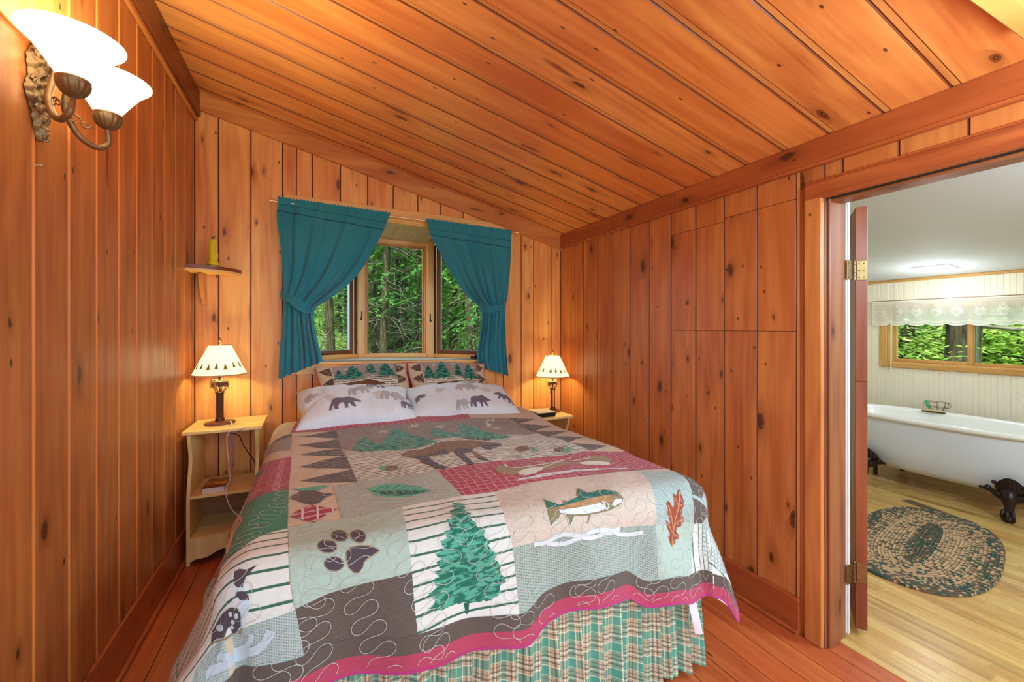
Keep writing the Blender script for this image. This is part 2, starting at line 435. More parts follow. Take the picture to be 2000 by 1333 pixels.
mb.box((XR_ + .001, DY0, DZ), (XB, DY1, DZ + .02), ch=.002, along=1)
mb.box((XR_ + .03, DY0, DZ - .014), (XR_ + .105, DY1 - .01, DZ - .001), ch=.003, along=1)
dframe = struct(mb, 'door_frame', 'jamb', label='brown wooden jamb lining the bathroom doorway')
mb = MB(); mb.box((XB + .006, DY1 - .004, .02), (XB + .036, DY1 + .05, DZ + .03), ch=.004)
mb.box((XB + .012, DY1 - .009, .02), (XB + .024, DY1 - .004, DZ), ch=.003)
mb.box((XB + .037, DY1 + .004, .02), (XB + .05, DY1 + .05, DZ), 1, ch=.003)
struct(mb, 'trim_7', ['white_gloss', 'tan_raw'], label='chipped white painted strip on the bathroom side of the jamb')
# the open door, swung back into the bathroom, seen on its hinge edge
dr = bpy.data.objects.new('door_1', None); COL.objects.link(dr); dr['kind'] = 'structure'
dr['label'] = 'red-brown door swung open into the bathroom, seen on its edge'
dl = Vector((2.318, 1.108)); dr.location = (dl.x, dl.y, -K * dl.x); dr.rotation_euler.z = math.radians(33)
M['door_red'] = pine('door_red_wood', srgb(168, 84, 44), srgb(112, 50, 26), dens=.1, var=.4)
mb = MB(); mb.box((0, -.022, .035), (.012, .022, 1.2), ch=.002); mb.box((0, -.022, 1.2), (.012, .022, DZ - .01), ch=.002)
mb.box((.012, -.022, .035), (.75, .022, DZ - .01), ch=.003, along=2)
mb.build('door_leaf', 'door_red', dr)
M['brass_old'] = plain('tarnished_brass', srgb(128, 108, 72), .38, .9, nz=.3, sc=60)
for z in (.30, 1.72):
    mb = MB(); mb.box((-.004, -.018, z - .045), (.001, .018, z + .045), ch=.001)
    for q in (-.032, 0, .032):
        for w_ in (-.008, .009): mb.lathe([(.0001, 0), (.0035, 0), (.0035, .0008)], 8, (0, 0, 0)) if 0 else mb.sphere((-.004, w_, z + q), .0032, 8)
    h_ = mb.build('hinge', 'brass_old', dr)
    mb = MB()
    for q in range(5): mb.tube([(-.012, .028, z - .045 + q * .018), (-.012, .028, z - .045 + q * .018 + .0165)], .006, 10)
    mb.sphere((-.012, .028, z + .048), .006, 8)
    mb.build('hinge_pin', 'brass_old', h_)
    mb = MB(); mb.box((XB - .004, DY1 - .0115, z - .045), (XB + .030, DY1 - .0085, z + .045), ch=.001)
    for q in (-.032, 0, .032): mb.sphere((XB + .010 + .006 * (q == 0), DY1 - .0118, z + q), .003, 8)
    mb.build('hinge_leaf', 'brass_old', dframe, shear=True)
# ------------------------------------------------------------------ bay window
def glass_mat():
    t = NT('window_glass')
    gl = t.n('BsdfGlossy', {'Color': (1, 1, 1), 'Roughness': .22}); tr = t.n('BsdfTransparent', {'Color': (.95, .98, .97)})
    mx = t.n('MixShader', {0: t.m_('MULTIPLY', t.n('Fresnel', {'IOR': 1.45}).outputs[0], .02), 1: tr.outputs[0], 2: gl.outputs[0]})
    t.t.links.new(mx.outputs[0], t.out.inputs[0]); return t.m
M['glass'] = glass_mat()
M['sash_metal'] = plain('bronze_screen_frame', srgb(74, 62, 58), .45, .3)
M['sash_alu'] = plain('pale_metal_strip', srgb(150, 166, 172), .3, .6)
M['soffit'] = pine('grey_tan_soffit', srgb(214, 160, 130), srgb(180, 130, 104), dens=.05, var=.1, rough=.5)
M['sill_paint'] = plain('pale_green_grey_sill', srgb(176, 196, 190), .3)
M['hardware'] = plain('black_hardware', srgb(46, 44, 46), .35, .5)
BA, BB, BC, BD = (WX0, 3.43), (.34, 3.80), (.938, 3.80), (WX1, 3.43)


def plane_T(A, B):
    ex = Vector((B[0] - A[0], B[1] - A[1])); L = ex.length; ex.normalize(); nn = Vector((-ex.y, ex.x))
    return L, (lambda p: (A[0] + ex.x * p[0] + nn.x * p[1], A[1] + ex.y * p[0] + nn.y * p[1], p[2]))


def frame_rect(mb, L0, L1, z0, z1, w, y0, y1, T, mi=0, ch=.003, wb=None):
    wb = wb or w
    mb.box((L0, y0, z0), (L0 + w, y1, z1), mi, ch=ch, T=T, along=2); mb.box((L1 - w, y0, z0), (L1, y1, z1), mi, ch=ch, T=T, along=2)
    mb.box((L0 + w, y0, z0), (L1 - w, y1, z0 + wb), mi, ch=ch, T=T, along=0); mb.box((L0 + w, y0, z1 - w), (L1 - w, y1, z1), mi, ch=ch, T=T, along=0)


win = bpy.data.objects.new('window_1', None); COL.objects.link(win); win['kind'] = 'structure'
win['label'] = 'oak three-pane bay window above the head of the bed'
def wchild(mb, name, mats, parent=win, label=None):
    o = mb.build(name, mats, parent, shear=True)
    if label: o['label'] = label
    return o
zs = lambda y: 2.240 - .14 * (y - 3.4)
mb = MB()
mb.prism([(WX0, 3.41), BA, BB, BC, BD, (WX1, 3.41)][::-1], 0, -.03, lambda x, y, h: (x, y, WZ0 + h))
wchild(mb, 'window_sill', 'sill_paint', label='pale glossy sill board')
mb = MB(); mb.box((WX0 - .06, 3.375, WZ0 - .02), (WX1 + .05, 3.42, WZ0 + .001), ch=.004); wchild(mb, 'sill_nosing', 'pine_casing')
mb = MB(); mb.prism([(WX0, 3.4), BA, BB, BC, BD, (WX1, 3.4)], 0, .03, lambda x, y, h: (x, y, zs(y) + h))
wchild(mb, 'soffit', 'soffit', label='grey-tan boxed top of the bay')
mb = MB(); mb.prism([(WX0 - .1, 3.43), (WX0 - .1, 3.5), (BB[0] - .1, BB[1] + .12), (BC[0] + .1, BC[1] + .12), (WX1 + .1, 3.5), (WX1 + .1, 3.43)], 2.28, 2.5, lambda x, y, h: (x, y, h))
mb.prism([(WX0 - .1, 3.43), (WX0 - .1, 3.5), (BB[0] - .1, BB[1] + .12), (BC[0] + .1, BC[1] + .12), (WX1 + .1, 3.5), (WX1 + .1, 3.43)], .9, 1.118, lambda x, y, h: (x, y, h))
wchild(mb, 'bay_box', 'pine_dark')
z0, z1 = WZ0, zs(3.8) + .005
for i, (A, B) in enumerate(((BA, BB), (BB, BC), (BC, BD))):
    L, T = plane_T(A, B)
    mb = MB(); frame_rect(mb, 0, L, z0, z1 + (.04 if i != 1 else 0), .036, 0, .07, T); fr_ = wchild(mb, 'window_frame', 'pine_casing')
    if i == 1:
        mb = MB(); frame_rect(mb, .036, L - .036, z0 + .012, z1 - .03, .02, .012, .05, T, wb=.024); frame_rect(mb, .056, L - .056, z0 + .03, z1 - .05, .008, .02, .045, T)
        wchild(mb, 'sash', 'pine_trim', fr_); g0, g1, gz0, gz1 = .06, L - .06, z0 + .036, z1 - .056
    else:
        mb = MB(); frame_rect(mb, .036, L - .036, z0 + .022, z1 - .02, .014, .004, .02, T, ch=.002); wchild(mb, 'screen_frame', 'sash_metal', fr_)
        mb = MB(); frame_rect(mb, .05, L - .05, z0 + .03, z1 - .03, .038, .03, .06, T); wchild(mb, 'sash', 'jamb', fr_)
        mb = MB(); frame_rect(mb, .088, L - .088, z0 + .066, z1 - .066, .006, .026, .05, T, ch=.001); wchild(mb, 'glazing_strip', 'sash_alu', fr_)
        xs = L - .018 if i == 0 else .018
        mb = MB(); mb.box((xs - .014, -.012, 1.46), (xs + .014, .0, 1.54), ch=.003, T=T)
        mb.box((xs - .006, -.032, 1.475), (xs + .006, -.012, 1.49), ch=.003, T=T); mb.box((xs - .005, -.04, 1.47), (xs + .005, -.03, 1.545), ch=.003, T=T)
        wchild(mb, 'sash_lock', 'hardware', fr_)
        xc = .15 if i == 0 else L - .17
        mb = MB(); mb.box((xc - .045, -.03, z0 + .006), (xc + .045, 0, z0 + .026), ch=.006, T=T)
        mb.tube([T((xc, -.03, z0 + .025)), T((xc + .02, -.04, z0 + .04)), T((xc + .06, -.04, z0 + .052)), T((xc + .085, -.04, z0 + .048))], [.007, .006, .005, .006], 8)
        wchild(mb, 'crank_handle', 'hardware', fr_)
        g0, g1, gz0, gz1 = .09, L - .09, z0 + .07, z1 - .07
    mb = MB(); mb.box((g0 - .004, .034, gz0 - .004), (g1 + .004, .038, gz1 + .004), T=T); wchild(mb, 'glass_pane', 'glass', fr_)
for x, y in (BB, BC):
    mb = MB(); mb.prism([(x - .022, y - .03), (x + .022, y - .03), (x + .03, y + .06), (x - .03, y + .06)], z0, z1 + .02, lambda a, b, h: (a, b, h))
    for f_ in range(len(mb.uv)): mb.uv[f_] = [(p[2], p[0] + p[1]) for p in (mb.v[j] for j in mb.f[f_])]
    wchild(mb, 'mullion_post', 'pine_casing')
mb = MB(); mb.box((WX0 - .08, YB - .022, WZ1), (WX1 + .09, YB, WZ1 + .097), ch=.004)
mb.box((WX0 - .002, YB - .016, WZ1 - .012), (WX1 + .002, YB + .03, WZ1 + .001), ch=.003)
mb.box((WX0 - .08, YB - .02, WZ0 - .085), (WX0, YB, WZ1), ch=.004, along=2); mb.box((WX1, YB - .02, WZ0 - .085), (WX1 + .09, YB, WZ1), ch=.004, along=2)
wchild(mb, 'window_casing', 'pine_casing')
mb = MB(); mb.box((WX0 + .0, YB - .022, WZ0 - .09), (WX1, YB, WZ0 - .021), ch=.004); wchild(mb, 'apron_board', 'pine_casing')

# ------------------------------------------------------------------ curtains
def px(u, v, Y):                       # a photograph pixel on the plane Y -> local metres
    p = (u - HX) / F; t = Y / (-p * ST + CT); x = (p * CT + ST) * t
    return x, H + (HY - v) / F * t + K * x


def cloth(name, col, hi, bump=.25, sc=700, trans=.15):
    t = NT(name); nz = t.noise(t.n('TexCoord').outputs['Object'], 4., 3)
    t.base(t.mix(nz, col, hi), .85, .15); t.b.inputs['Sheen Weight'].default_value = .25
    t.bump(t.noise(t.n('TexCoord').outputs['Object'], sc, 1), bump, .001)
    return t.m
M['teal_dark'] = cloth('teal_seam', srgb(14, 74, 90), srgb(26, 90, 102))
M['teal'] = cloth('teal_curtain_cloth', srgb(24, 122, 146), srgb(62, 142, 152))


def lerp(a, b, t): return a + (b - a) * t
def seq(rows, t):
    f = t * (len(rows) - 1); i = min(int(f), len(rows) - 2); f -= i
    p = [rows[max(i - 1, 0)], rows[i], rows[i + 1], rows[min(i + 2, len(rows) - 1)]]
    return [.5 * (2 * p[1][k] + (p[2][k] - p[0][k]) * f + (2 * p[0][k] - 5 * p[1][k] + 4 * p[2][k] - p[3][k]) * f * f + (3 * p[1][k] - p[0][k] - 3 * p[2][k] + p[3][k]) * f ** 3) for k in range(len(p[0]))]


def curtain(rows, tie_i, side, hem):
    YC = 3.318
    R = [[*px(a, b, YC), *px(c, d, YC)] for a, b, c, d in rows]
    n = len(R) - 1; NR, NCc = 110, 150; P = []; U = []
    rnd = random.Random(5 + side)
    ph = [rnd.random() * 6 for _ in range(8)]
    tt = tie_i / n
    for r in range(NR + 1):
        t = r / NR; xl, zl, xr, zr = seq(R, t); wdt = max(.1, xr - xl); row = []; urow = []
        tie = math.exp(-((t - tt) / .06) ** 2); top = math.exp(-(t / .05) ** 2)
        for c in range(NCc + 1):
            s = c / NCc
            x = lerp(xl, xr, s); z = lerp(zl, zr, s)
            fold = math.sin(2 * PI * 6.5 * s + ph[0] + 1.2 * math.sin(3 * s + ph[1])) * .6 + math.sin(2 * PI * 11 * s + ph[2] + t * 2) * .25 + .25 * math.sin(2 * PI * 3 * s + ph[3] - t * 3)
            amp = lerp(.009, .030, min(1, t * 2.2)) * (.55 + .45 * math.sin(2.2 * s + ph[4] + t * 2) ** 2) * (1 - .45 * tie)
            gather = math.sin(2 * PI * 34 * s + ph[5] + 3 * math.sin(9 * s)) * .0035 * math.exp(-t / .09)
            y = YC - .012 + amp * fold + gather
            y -= .022 * tie * (1 - (2 * s - 1) ** 2)
            y -= .026 * math.exp(-(t / .05) ** 2)
            z += .004 * math.sin(2 * PI * 34 * s + ph[5]) * math.exp(-t / .02)
            z -= .006 * math.sin(2 * PI * 6.5 * s + ph[0]) * max(0, t - .9) * 10 * .7
            x += .004 * noise.noise((s * 9, t * 5, side * 7))
            y += .016 * noise.noise((s * 5, t * 4, side * 9 + 3)) * min(1, t * 5) + .007 * noise.noise((s * 14 + t * 6, t * 9, side * 5)) * min(1, t * 5)
            for (k0, dep) in ((.075, .004), (.125, .004)):          # sewn lines of the rod pocket and its frill
                y += dep * math.exp(-((t - k0) / .006) ** 2)
            row.append((x, min(y, YB - .024), z)); urow.append((s, t))
        P.append(row); U.append(urow)
    mb = MB(); mb.grid(P, U)
    curtain.P = P
    back = [[(p[0], p[1] + .003, p[2]) for p in row] for row in P]; mb.grid([b[::-1] for b in back], None)
    return mb, R[tie_i]


L_rows = [(543, 387, 762, 418), (542, 403, 753, 441), (541, 428, 742, 465), (545, 463, 719, 507), (549, 500, 692, 544), (552, 537, 658, 574), (552, 562, 632, 592), (553, 582, 614, 607),
          (552, 612, 614, 636), (550, 648, 621, 668), (547, 690, 628, 694), (544, 741, 631, 706)]
R_rows = [(830, 429, 996, 452), (838, 452, 998, 476), (847, 472, 997, 498), (865, 508, 996, 522), (885, 543, 994, 548), (905, 572, 991, 572), (924, 591, 988, 590), (937, 603, 987, 601),
          (938, 628, 986, 628), (933, 662, 986, 660), (928, 694, 988, 698), (934, 716, 991, 734)]


def tieback(A, B, wd, droop, name_parent, yw=3.36):
    """band of cloth from the hook on the wall at A, across the front of the curtain to B and back behind"""
    mb = MB(); ax, az = px(*A, 3.32); bx, bz = px(*B, 3.32); rows = []; N = 60
    for i in range(N + 1):
        t = i / N
        if t < .55:
            s = t / .55; x = lerp(ax, bx, s); z = lerp(az, bz, s) - droop * math.sin(PI * s); y = 3.345 - .085 * math.sin(PI * min(1, s * 1.0)) ** .6
        else:
            s = (t - .55) / .45; x = lerp(bx, ax, s); z = lerp(bz, az, s) - .4 * droop * math.sin(PI * s); y = 3.345 + .022 * math.sin(PI * s)
        w = wd * (.65 + .35 * math.sin(PI * min(1, t / .55)) if t < .55 else .6)
        rows.append([(x, min(y, 3.37) + .006 * math.sin(j * 1.9 + t * 9), z + w * (j / 6 - .5) + .003 * math.sin(j * 2.6 + t * 14)) for j in range(7)])
    mb.grid(rows); mb.grid([[(p[0], p[1] + .004, p[2]) for p in r][::-1] for r in rows])
    return mb.build('tieback', 'teal', name_parent, shear=True)


for rows, side, hem, lab, A, B in ((L_rows, 0, None, 'wide teal curtain tied back on the left half of the bay window', (547, 573), (614, 609)),
                                   (R_rows, 1, None, 'teal curtain tied back on the right half of the bay window', (990, 594), (937, 607))):
    mb, tie = curtain(rows, 7, side, hem)
    c = mb.build('curtain', 'teal', shear=True); tag(c, lab, 'curtain')
    CP = curtain.P
    for k_, th_ in ((8, .0018), (14, .0032)):                        # stitched line of the rod pocket, and the ruffle seam below it
        mb = MB(); mb.tube([(p[0], p[1] - .001, p[2] + (.0015 * math.sin(i * 1.3) if k_ == 14 else 0)) for i, p in enumerate(CP[k_])], th_, 6); mb.build('header_seam', 'teal_dark', c, shear=True)
    tieback(A, B, .078 if side == 0 else .05, .012, c)
M['brass'] = plain('pale_brass_rod', srgb(226, 196, 150), .3, .85)
mb = MB(); mb.tube([(-.268, 3.312, 2.262), (1.572, 3.312, 2.262)], .0055, 10)
rod = mb.build('curtain_rod', 'brass', shear=True); tag(rod, 'thin pale metal curtain rod across the top of the bay window', 'curtain rod')
for x, sx in ((-.268, -1), (1.572, 1)):
    mb = MB(); mb.tube([(x - sx * .004, 3.312, 2.262), (x + sx * .004, 3.312, 2.262), (x + sx * .008, 3.312, 2.262), (x + sx * .022, 3.312, 2.262)], [.007, .007, .011, .009], 12); mb.build('finial', 'brass', rod, shear=True)
    mb = MB(); mb.tube([(x - sx * .035, YB - .002, 2.25), (x - sx * .035, 3.34, 2.25), (x - sx * .035, 3.314, 2.256)], .004, 8); mb.build('bracket', 'brass', rod, shear=True)

# ------------------------------------------------------------------ motif patches on curved surfaces
def patch(mb, surf, poly, mi, off, g=.02, uvs=1.):
    """triangulate a 2D polygon finely enough to follow surf(u, v, off) -> point"""
    pts = [Vector(p) for p in poly]; out = []
    for i, p in enumerate(pts):
        q = pts[(i + 1) % len(pts)]; k = max(1, int((q - p).length / g))
        out += [p.lerp(q, j / k) for j in range(k)]
    n = len(out); xs = [p.x for p in out]; ys = [p.y for p in out]
    nx = int((max(xs) - min(xs)) / g) + 1; ny = int((max(ys) - min(ys)) / g) + 1
    inner = []
    for i in range(nx):
        for j in range(ny):
            x, y = min(xs) + (i + .5) * g, min(ys) + (j + .5) * g; ins = False
            for a in range(len(pts)):
                p, q = pts[a], pts[a - 1]
                if (p.y > y) != (q.y > y) and x < (q.x - p.x) * (y - p.y) / (q.y - p.y) + p.x: ins = not ins
            if ins: inner.append(Vector((x, y)))
    r = geometry.delaunay_2d_cdt(out + inner, [], [list(range(n))], 1, 1e-6)
    i0 = len(mb.v); mb.v += [tuple(surf(v.x, v.y, off)) for v in r[0]]
    for f in r[2]:
        mb.f.append(tuple(i0 + k for k in f)); mb.uv.append([(r[0][k].x * uvs, r[0][k].y * uvs) for k in f]); mb.mi.append(mi); mb.bid.append(0.); mb.sm.append(True)


def ribbon(mb, surf, path, w, mi, off, closed=False):
    P = [Vector(p) for p in path]; rows = []
    for i, p in enumerate(P):
        t = (P[min(i + 1, len(P) - 1)] - P[max(i - 1, 0)])
        if t.length < 1e-7: t = Vector((1, 0))
        t.normalize(); nn = Vector((-t.y, t.x)) * w / 2
        rows.append([tuple(surf(p.x + nn.x, p.y + nn.y, off)), tuple(surf(p.x - nn.x, p.y - nn.y, off))])
    mb.grid(rows, mi=mi)


def fir(cx, y0, w, h, tiers=7, seed=0, trunk=.08):
    """jagged conifer outline, base centre at (cx, y0)"""
    r = random.Random(seed); L, Rr = [], []
    for side, lst in ((-1, L), (1, Rr)):
        for i in range(tiers):
            t = i / tiers; ww = w / 2 * (1 - t) ** .9 * r.uniform(.85, 1.1)
            yb = y0 + h * (trunk + (1 - trunk) * t); st = h * (1 - trunk) / tiers
            lst += [(cx + side * ww, yb - st * r.uniform(-.05, .25)), (cx + side * ww * .8, yb + st * .18), (cx + side * ww * .86, yb + st * .3), (cx + side * ww * .52, yb + st * .75)]
    return [(cx - w * .03, y0), (cx + w * .03, y0), (cx + w * .03, y0 + h * trunk)] + Rr + [(cx, y0 + h)] + L[::-1] + [(cx - w * .03, y0 + h * trunk)]


BEAR = [(0, .30), (.03, .50), (.12, .62), (.28, .66), (.45, .64), (.55, .70), (.64, .72), (.70, .64), (.78, .60), (.86, .50), (.98, .42), (1., .34), (.90, .30), (.80, .30), (.72, .30),
        (.76, .16), (.80, .02), (.70, .02), (.64, .12), (.58, .26), (.54, .10), (.55, 0), (.45, 0), (.44, .14), (.40, .26), (.28, .26), (.24, .12), (.26, 0), (.14, 0), (.10, .14), (.10, .24), (.04, .10), (.06, .02), (-.04, .02), (-.04, .16)]
def place(poly, x, y, w, h, rot=0., flip=False):
    c, s = math.cos(rot), math.sin(rot); out = []
    for a, b in poly:
        a = (1 - a) if flip else a
        a, b = (a - .5) * w, (b - .5) * h
        out.append((x + a * c - b * s, y + a * s + b * c))
    return out


# ------------------------------------------------------------------ table lamps
def shade_mat(name, col, em):
    t = NT(name)
    df = t.n('BsdfDiffuse', {'Color': col}); tr = t.n('BsdfTranslucent', {'Color': col})
    mx = t.n('MixShader', {0: .6, 1: df.outputs[0], 2: tr.outputs[0]})
    e = t.n('Emission', {'Color': (1, .86, .62), 'Strength': em}); ad = t.n('AddShader', {0: mx.outputs[0], 1: e.outputs[0]})
    t.t.links.new(ad.outputs[0], t.out.inputs[0]); return t.m
M['shade'] = shade_mat('parchment_shade', (.92, .84, .64), .42)
M['shade_trim'] = plain('shade_edge', srgb(176, 140, 84), .6)
M['shade_tree'] = plain('shade_tree_print', srgb(158, 116, 44), .8)
M['bronze'] = plain('dark_bronze', srgb(96, 62, 46), .36, .7, nz=.25, sc=60)
M['bronze_lt'] = plain('rubbed_bronze', srgb(170, 132, 96), .35, .75, nz=.25, sc=60)
M['wood_base'] = pine('lamp_base_wood', srgb(132, 70, 40), srgb(92, 44, 26), dens=0)


def table_lamp(loc, rz, lab, triple):
    r = empty('table_lamp', loc, rz, lab, 'lamp', 'matching tree-shade lamps either side of the bed')
    mb = MB(); mb.lathe([(.001, 0), (.082, 0), (.085, .004), (.085, .012), (.080, .017), (.03, .021), (.001, .021)], 40, sq=.8); mb.build('base', 'wood_base', r)
    mb = MB(); mb.lathe([(.026, .018), (.026, .026), (.024, .034), (.026, .036), (.02, .042)], 24)
    if triple:
        for k in range(3):
            a = k * 2 * PI / 3 + .4; mb.tube([(.016 * math.cos(a), .016 * math.sin(a), .035), (.016 * math.cos(a), .016 * math.sin(a), .2)], .0055, 10)
        mb.lathe([(.024, .195), (.026, .2), (.024, .204)], 20)
    else:
        mb.lathe([(.0175, .038), (.0175, .195)], 20)
        for k in range(10):
            a = k * PI / 5; mb.tube([(.0175 * math.cos(a), .0175 * math.sin(a), .04), (.0175 * math.cos(a), .0175 * math.sin(a), .196)], .0035, 6)
        mb.lathe([(.018, .195), (.026, .198), (.026, .203), (.017, .206)], 20)
    mb.tube([(0, 0, .2), (0, 0, .34)], .005, 8)
    mb.build('column', 'bronze', r)
    mb = MB()                                             # four-sided open frame with little bears, splayed leaf brackets below
    s = .036
    for k in range(4):
        a = k * PI / 2; c, q = math.cos(a), math.sin(a)
        T = lambda p, c=c, q=q: (p[0] * c - p[1] * q, p[0] * q + p[1] * c, p[2])
        mb.tube([T((-s, -s, .232)), T((-s, -s, .272))], .003, 6)
        mb.tube([T((-s, -s, .232)), T((s, -s, .232))], .0028, 6); mb.tube([T((-s, -s, .272)), T((s, -s, .272))], .0028, 6)
        mb.tube([T((-s, -s, .272)), T((-s * .6, -s * .9, .283)), T((-s * .2, -s * .9, .276)), T((0, -s * .9, .286)), T((s * .3, -s * .9, .276)), T((s * .7, -s * .9, .284)), T((s, -s, .272))], .0026, 6)
        mb.tube([T((-s * .8, -s * .8, .232)), T((-s * .62, -s * .62, .218)), T((-.014, -.014, .205))], [.002, .0035, .003], 6)
        mb.tube([T((0, -s, .232)), T((0, -s * .7, .216)), T((0, -.018, .204))], [.002, .0035, .003], 6)
    mb.build('lantern_frame', 'bronze_lt', r)
    mb = MB()
    for k in range(4):
        a = k * PI / 2; c, q = math.cos(a), math.sin(a)
        mb.prism([(p[0] * .056 - .028, p[1] * .042 + .236) for p in BEAR], -.0375, -.0345, lambda x, z, h, c=c, q=q: (x * c - h * q, x * q + h * c, z))
    mb.build('bear_silhouettes', 'bronze', r)
    mb = MB(); Z0, Z1, R0, R1 = .315, .500, .146, .058
    for dr_ in (0, -.0022): mb.lathe([(R0 + dr_, Z0), (R1 + dr_, Z1)][::1 if not dr_ else -1], 56)
    sh = mb.build('lamp_shade', 'shade', r)
    mb = MB(); mb.lathe([(R0 + .0012, Z0 - .001), (R0 + .0018, Z0 + .005), (R0 - .001, Z0 + .005), (R0 - .003, Z0 - .001), (R0 + .0012, Z0 - .001)], 56)
    mb.build('shade_edging', 'shade_trim', sh); mb = MB()
    mb.lathe([(R1 + .0012, Z1 - .004), (R1 + .001, Z1 + .001), (R1 - .003, Z1 + .001), (R1 - .003, Z1 - .004)], 48); mb.build('shade_edging', 'shade_trim', sh)
    def cone(u, v, off):                                  # u: metres round at the rim, v: up the slope
        a = u / R0; z = Z0 + v; rad = lerp(R0, R1, v / (Z1 - Z0)) + .0008 + off; return (rad * math.cos(a), rad * math.sin(a), z)
    mb = MB(); rr = random.Random(3); u = -PI * R0
    while u < PI * R0 - .03:
        h = rr.choice((.036, .044, .054, .04)); patch(mb, cone, fir(u, .03 + rr.uniform(0, .018), h * .8, h, 6, rr.randint(0, 99)), 0, .0002, .012); u += rr.uniform(.048, .062)
    mb.build('tree_print', 'shade_tree', sh)
    mb = MB(); mb.lathe([(.002, .5), (.004, .505), (.007, .508), (.004, .514), (.009, .521), (.012, .53), (.008, .539), (.003, .545), (.001, .546)], 16)
    for k in range(3): a = k * 2 * PI / 3; mb.tube([(0, 0, .498), (R1 * math.cos(a), R1 * math.sin(a), .497)], .0015, 6)
    mb.build('finial', 'bronze_lt', r)
    mb = MB(); mb.sphere((0, 0, .41), .024, 14, sc=(1, 1, 1.25)); mb.build('bulb', 'bulb', r)
    return r
def emis(name, col, s):
    t = NT(name); e = t.n('Emission', {'Color': col, 'Strength': s}); t.t.links.new(e.outputs[0], t.out.inputs[0]); return t.m
M['bulb'] = emis('warm_bulb', (1, .8, .5), 6.)
LAMPL = (-.552, 3.19, .78); LAMPR = (1.885, 3.22, .70)
table_lamp(LAMPL, .5, 'lit tree-print lamp with one thick fluted post on the left nightstand', False)
table_lamp(LAMPR, .9, 'lit tree-print lamp with a post of thin rods on the right nightstand', True)
for l in (LAMPL, LAMPR): lamp('lamp_light', (l[0], l[1], l[2] + .41 - K * l[0]), 17., (1, .97, .44), .028)

# ------------------------------------------------------------------ nightstands
def nightstand(loc, w, d, h, lab, shz, botz):
    r = empty('nightstand', loc, 0, lab, 'nightstand', 'scroll-sided pine nightstands beside the bed')     # origin: front left corner on the floor
    mb = MB(); mb.box((0, 0, h - .019), (w, d, h), ch=.003, along=0); mb.build('table_top', 'stand', r)
    for i, x in enumerate((.022, w - .04)):
        prof = [(.01, 0), (.01, botz + .0)]
        n = 24
        for k in range(n + 1):
            t = k / n; z = lerp(shz - .04, h - .019, t)
            y = .01 + .052 * (.5 - .5 * math.cos(PI * min(1, t * 1.55))) - .04 * (.5 - .5 * math.cos(PI * max(0, (t - .62) / .38)))
            prof.append((y, z))
        prof += [(d - .012, h - .019), (d - .012, 0)]
        mb = MB(); mb.prism(prof, x, x + .018, lambda y, z, q: (q, y, z)); mb.build('side_panel', 'stand', r)
    mb = MB(); mb.box((.04, .012, shz - .017), (w - .04, d - .02, shz), ch=.002, along=0); mb.build('shelf', 'stand', r)
    mb = MB(); mb.box((.04, .02, botz - .017), (w - .04, d - .02, botz), ch=.002, along=0); mb.build('shelf', 'stand', r)
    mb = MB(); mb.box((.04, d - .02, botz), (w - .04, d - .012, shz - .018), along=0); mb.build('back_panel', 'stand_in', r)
    pr = [(.04, botz - .002), (w - .04, botz - .002), (w - .04, .02)]
    for k in range(13): t = 1 - k / 12; pr.append((lerp(.04, w - .04, t), .02 + .05 * math.sin(PI * t) ** .7 + .012 * math.cos(t * 4 * PI) - .012))
    mb = MB(); mb.prism(pr, .008, .02, lambda x, z, q: (x, q, z))
    mb.build('scalloped_apron', 'stand', r)
    return r
NSL = (-.706, 3.0, 0); NSR = (1.56, 2.985, 0)
nightstand(NSL, .402, .375, .78, 'light pine nightstand with open shelves beneath the left lamp', .40, .155)
nightstand(NSR, .39, .39, .70, 'light pine nightstand mostly hidden behind the bed on its right', .36, .14)

# book, cords, clock
M['book_cover'] = plain('dark_red_cover', srgb(120, 34, 20), .4)
M['book_yellow'] = plain('yellow_print', srgb(232, 176, 70), .45)
M['book_cream'] = plain('cream_print', srgb(240, 214, 176), .45)
M['book_dark'] = plain('dark_print', srgb(60, 40, 24), .5)
def pages(name):
    t = NT(name); o = t.obj(); s = t.m_('SINE', t.m_('MULTIPLY', o[2], 5200.)); t.base(t.mix(t.m_('MULTIPLY', t.m_('ADD', s, 1.), .25), srgb(226, 220, 216), srgb(196, 188, 184)), .8); return t.m
M['paper'] = pages('page_edges')
FONT = None
def text_mesh(body, size):
    c = bpy.data.curves.new('t', 'FONT'); c.body = body; c.size = size; c.align_x = 'CENTER'; c.align_y = 'CENTER'; c.extrude = 0; c.resolution_u = 2
    o = bpy.data.objects.new('t', c); COL.objects.link(o); dg = bpy.context.evaluated_depsgraph_get(); me = bpy.data.meshes.new_from_object(o.evaluated_get(dg))
    V = [tuple(v.co) for v in me.vertices]; Fs = [tuple(p.vertices) for p in me.polygons]
    bpy.data.objects.remove(o); bpy.data.curves.remove(c); bpy.data.meshes.remove(me); return V, Fs
bk = empty('paperback_book', (-.615, 3.035, .40), -.05, 'thick paperback with a red and yellow cover on the left nightstand shelf', 'book')
bw, bl, bt = .112, .176, .034
mb = MB(); mb.box((.001, .001, .0012), (bw - .001, bl - .001, bt - .0012)); mb.build('page_block', 'paper', bk)
mb = MB(); mb.box((0, 0, 0), (bw, bl, .001)); mb.box((0, 0, bt - .001), (bw, bl, bt)); mb.box((-.001, 0, 0), (0, bl, bt)); mb.build('cover', 'book_cover', bk)
mb = MB(); fl = lambda x, y, o: (x, y, bt + o)
mb.face([fl(.004, .055, .0003), fl(bw - .004, .055, .0003), fl(bw - .004, .105, .0003), fl(.004, .105, .0003)], mi=0)
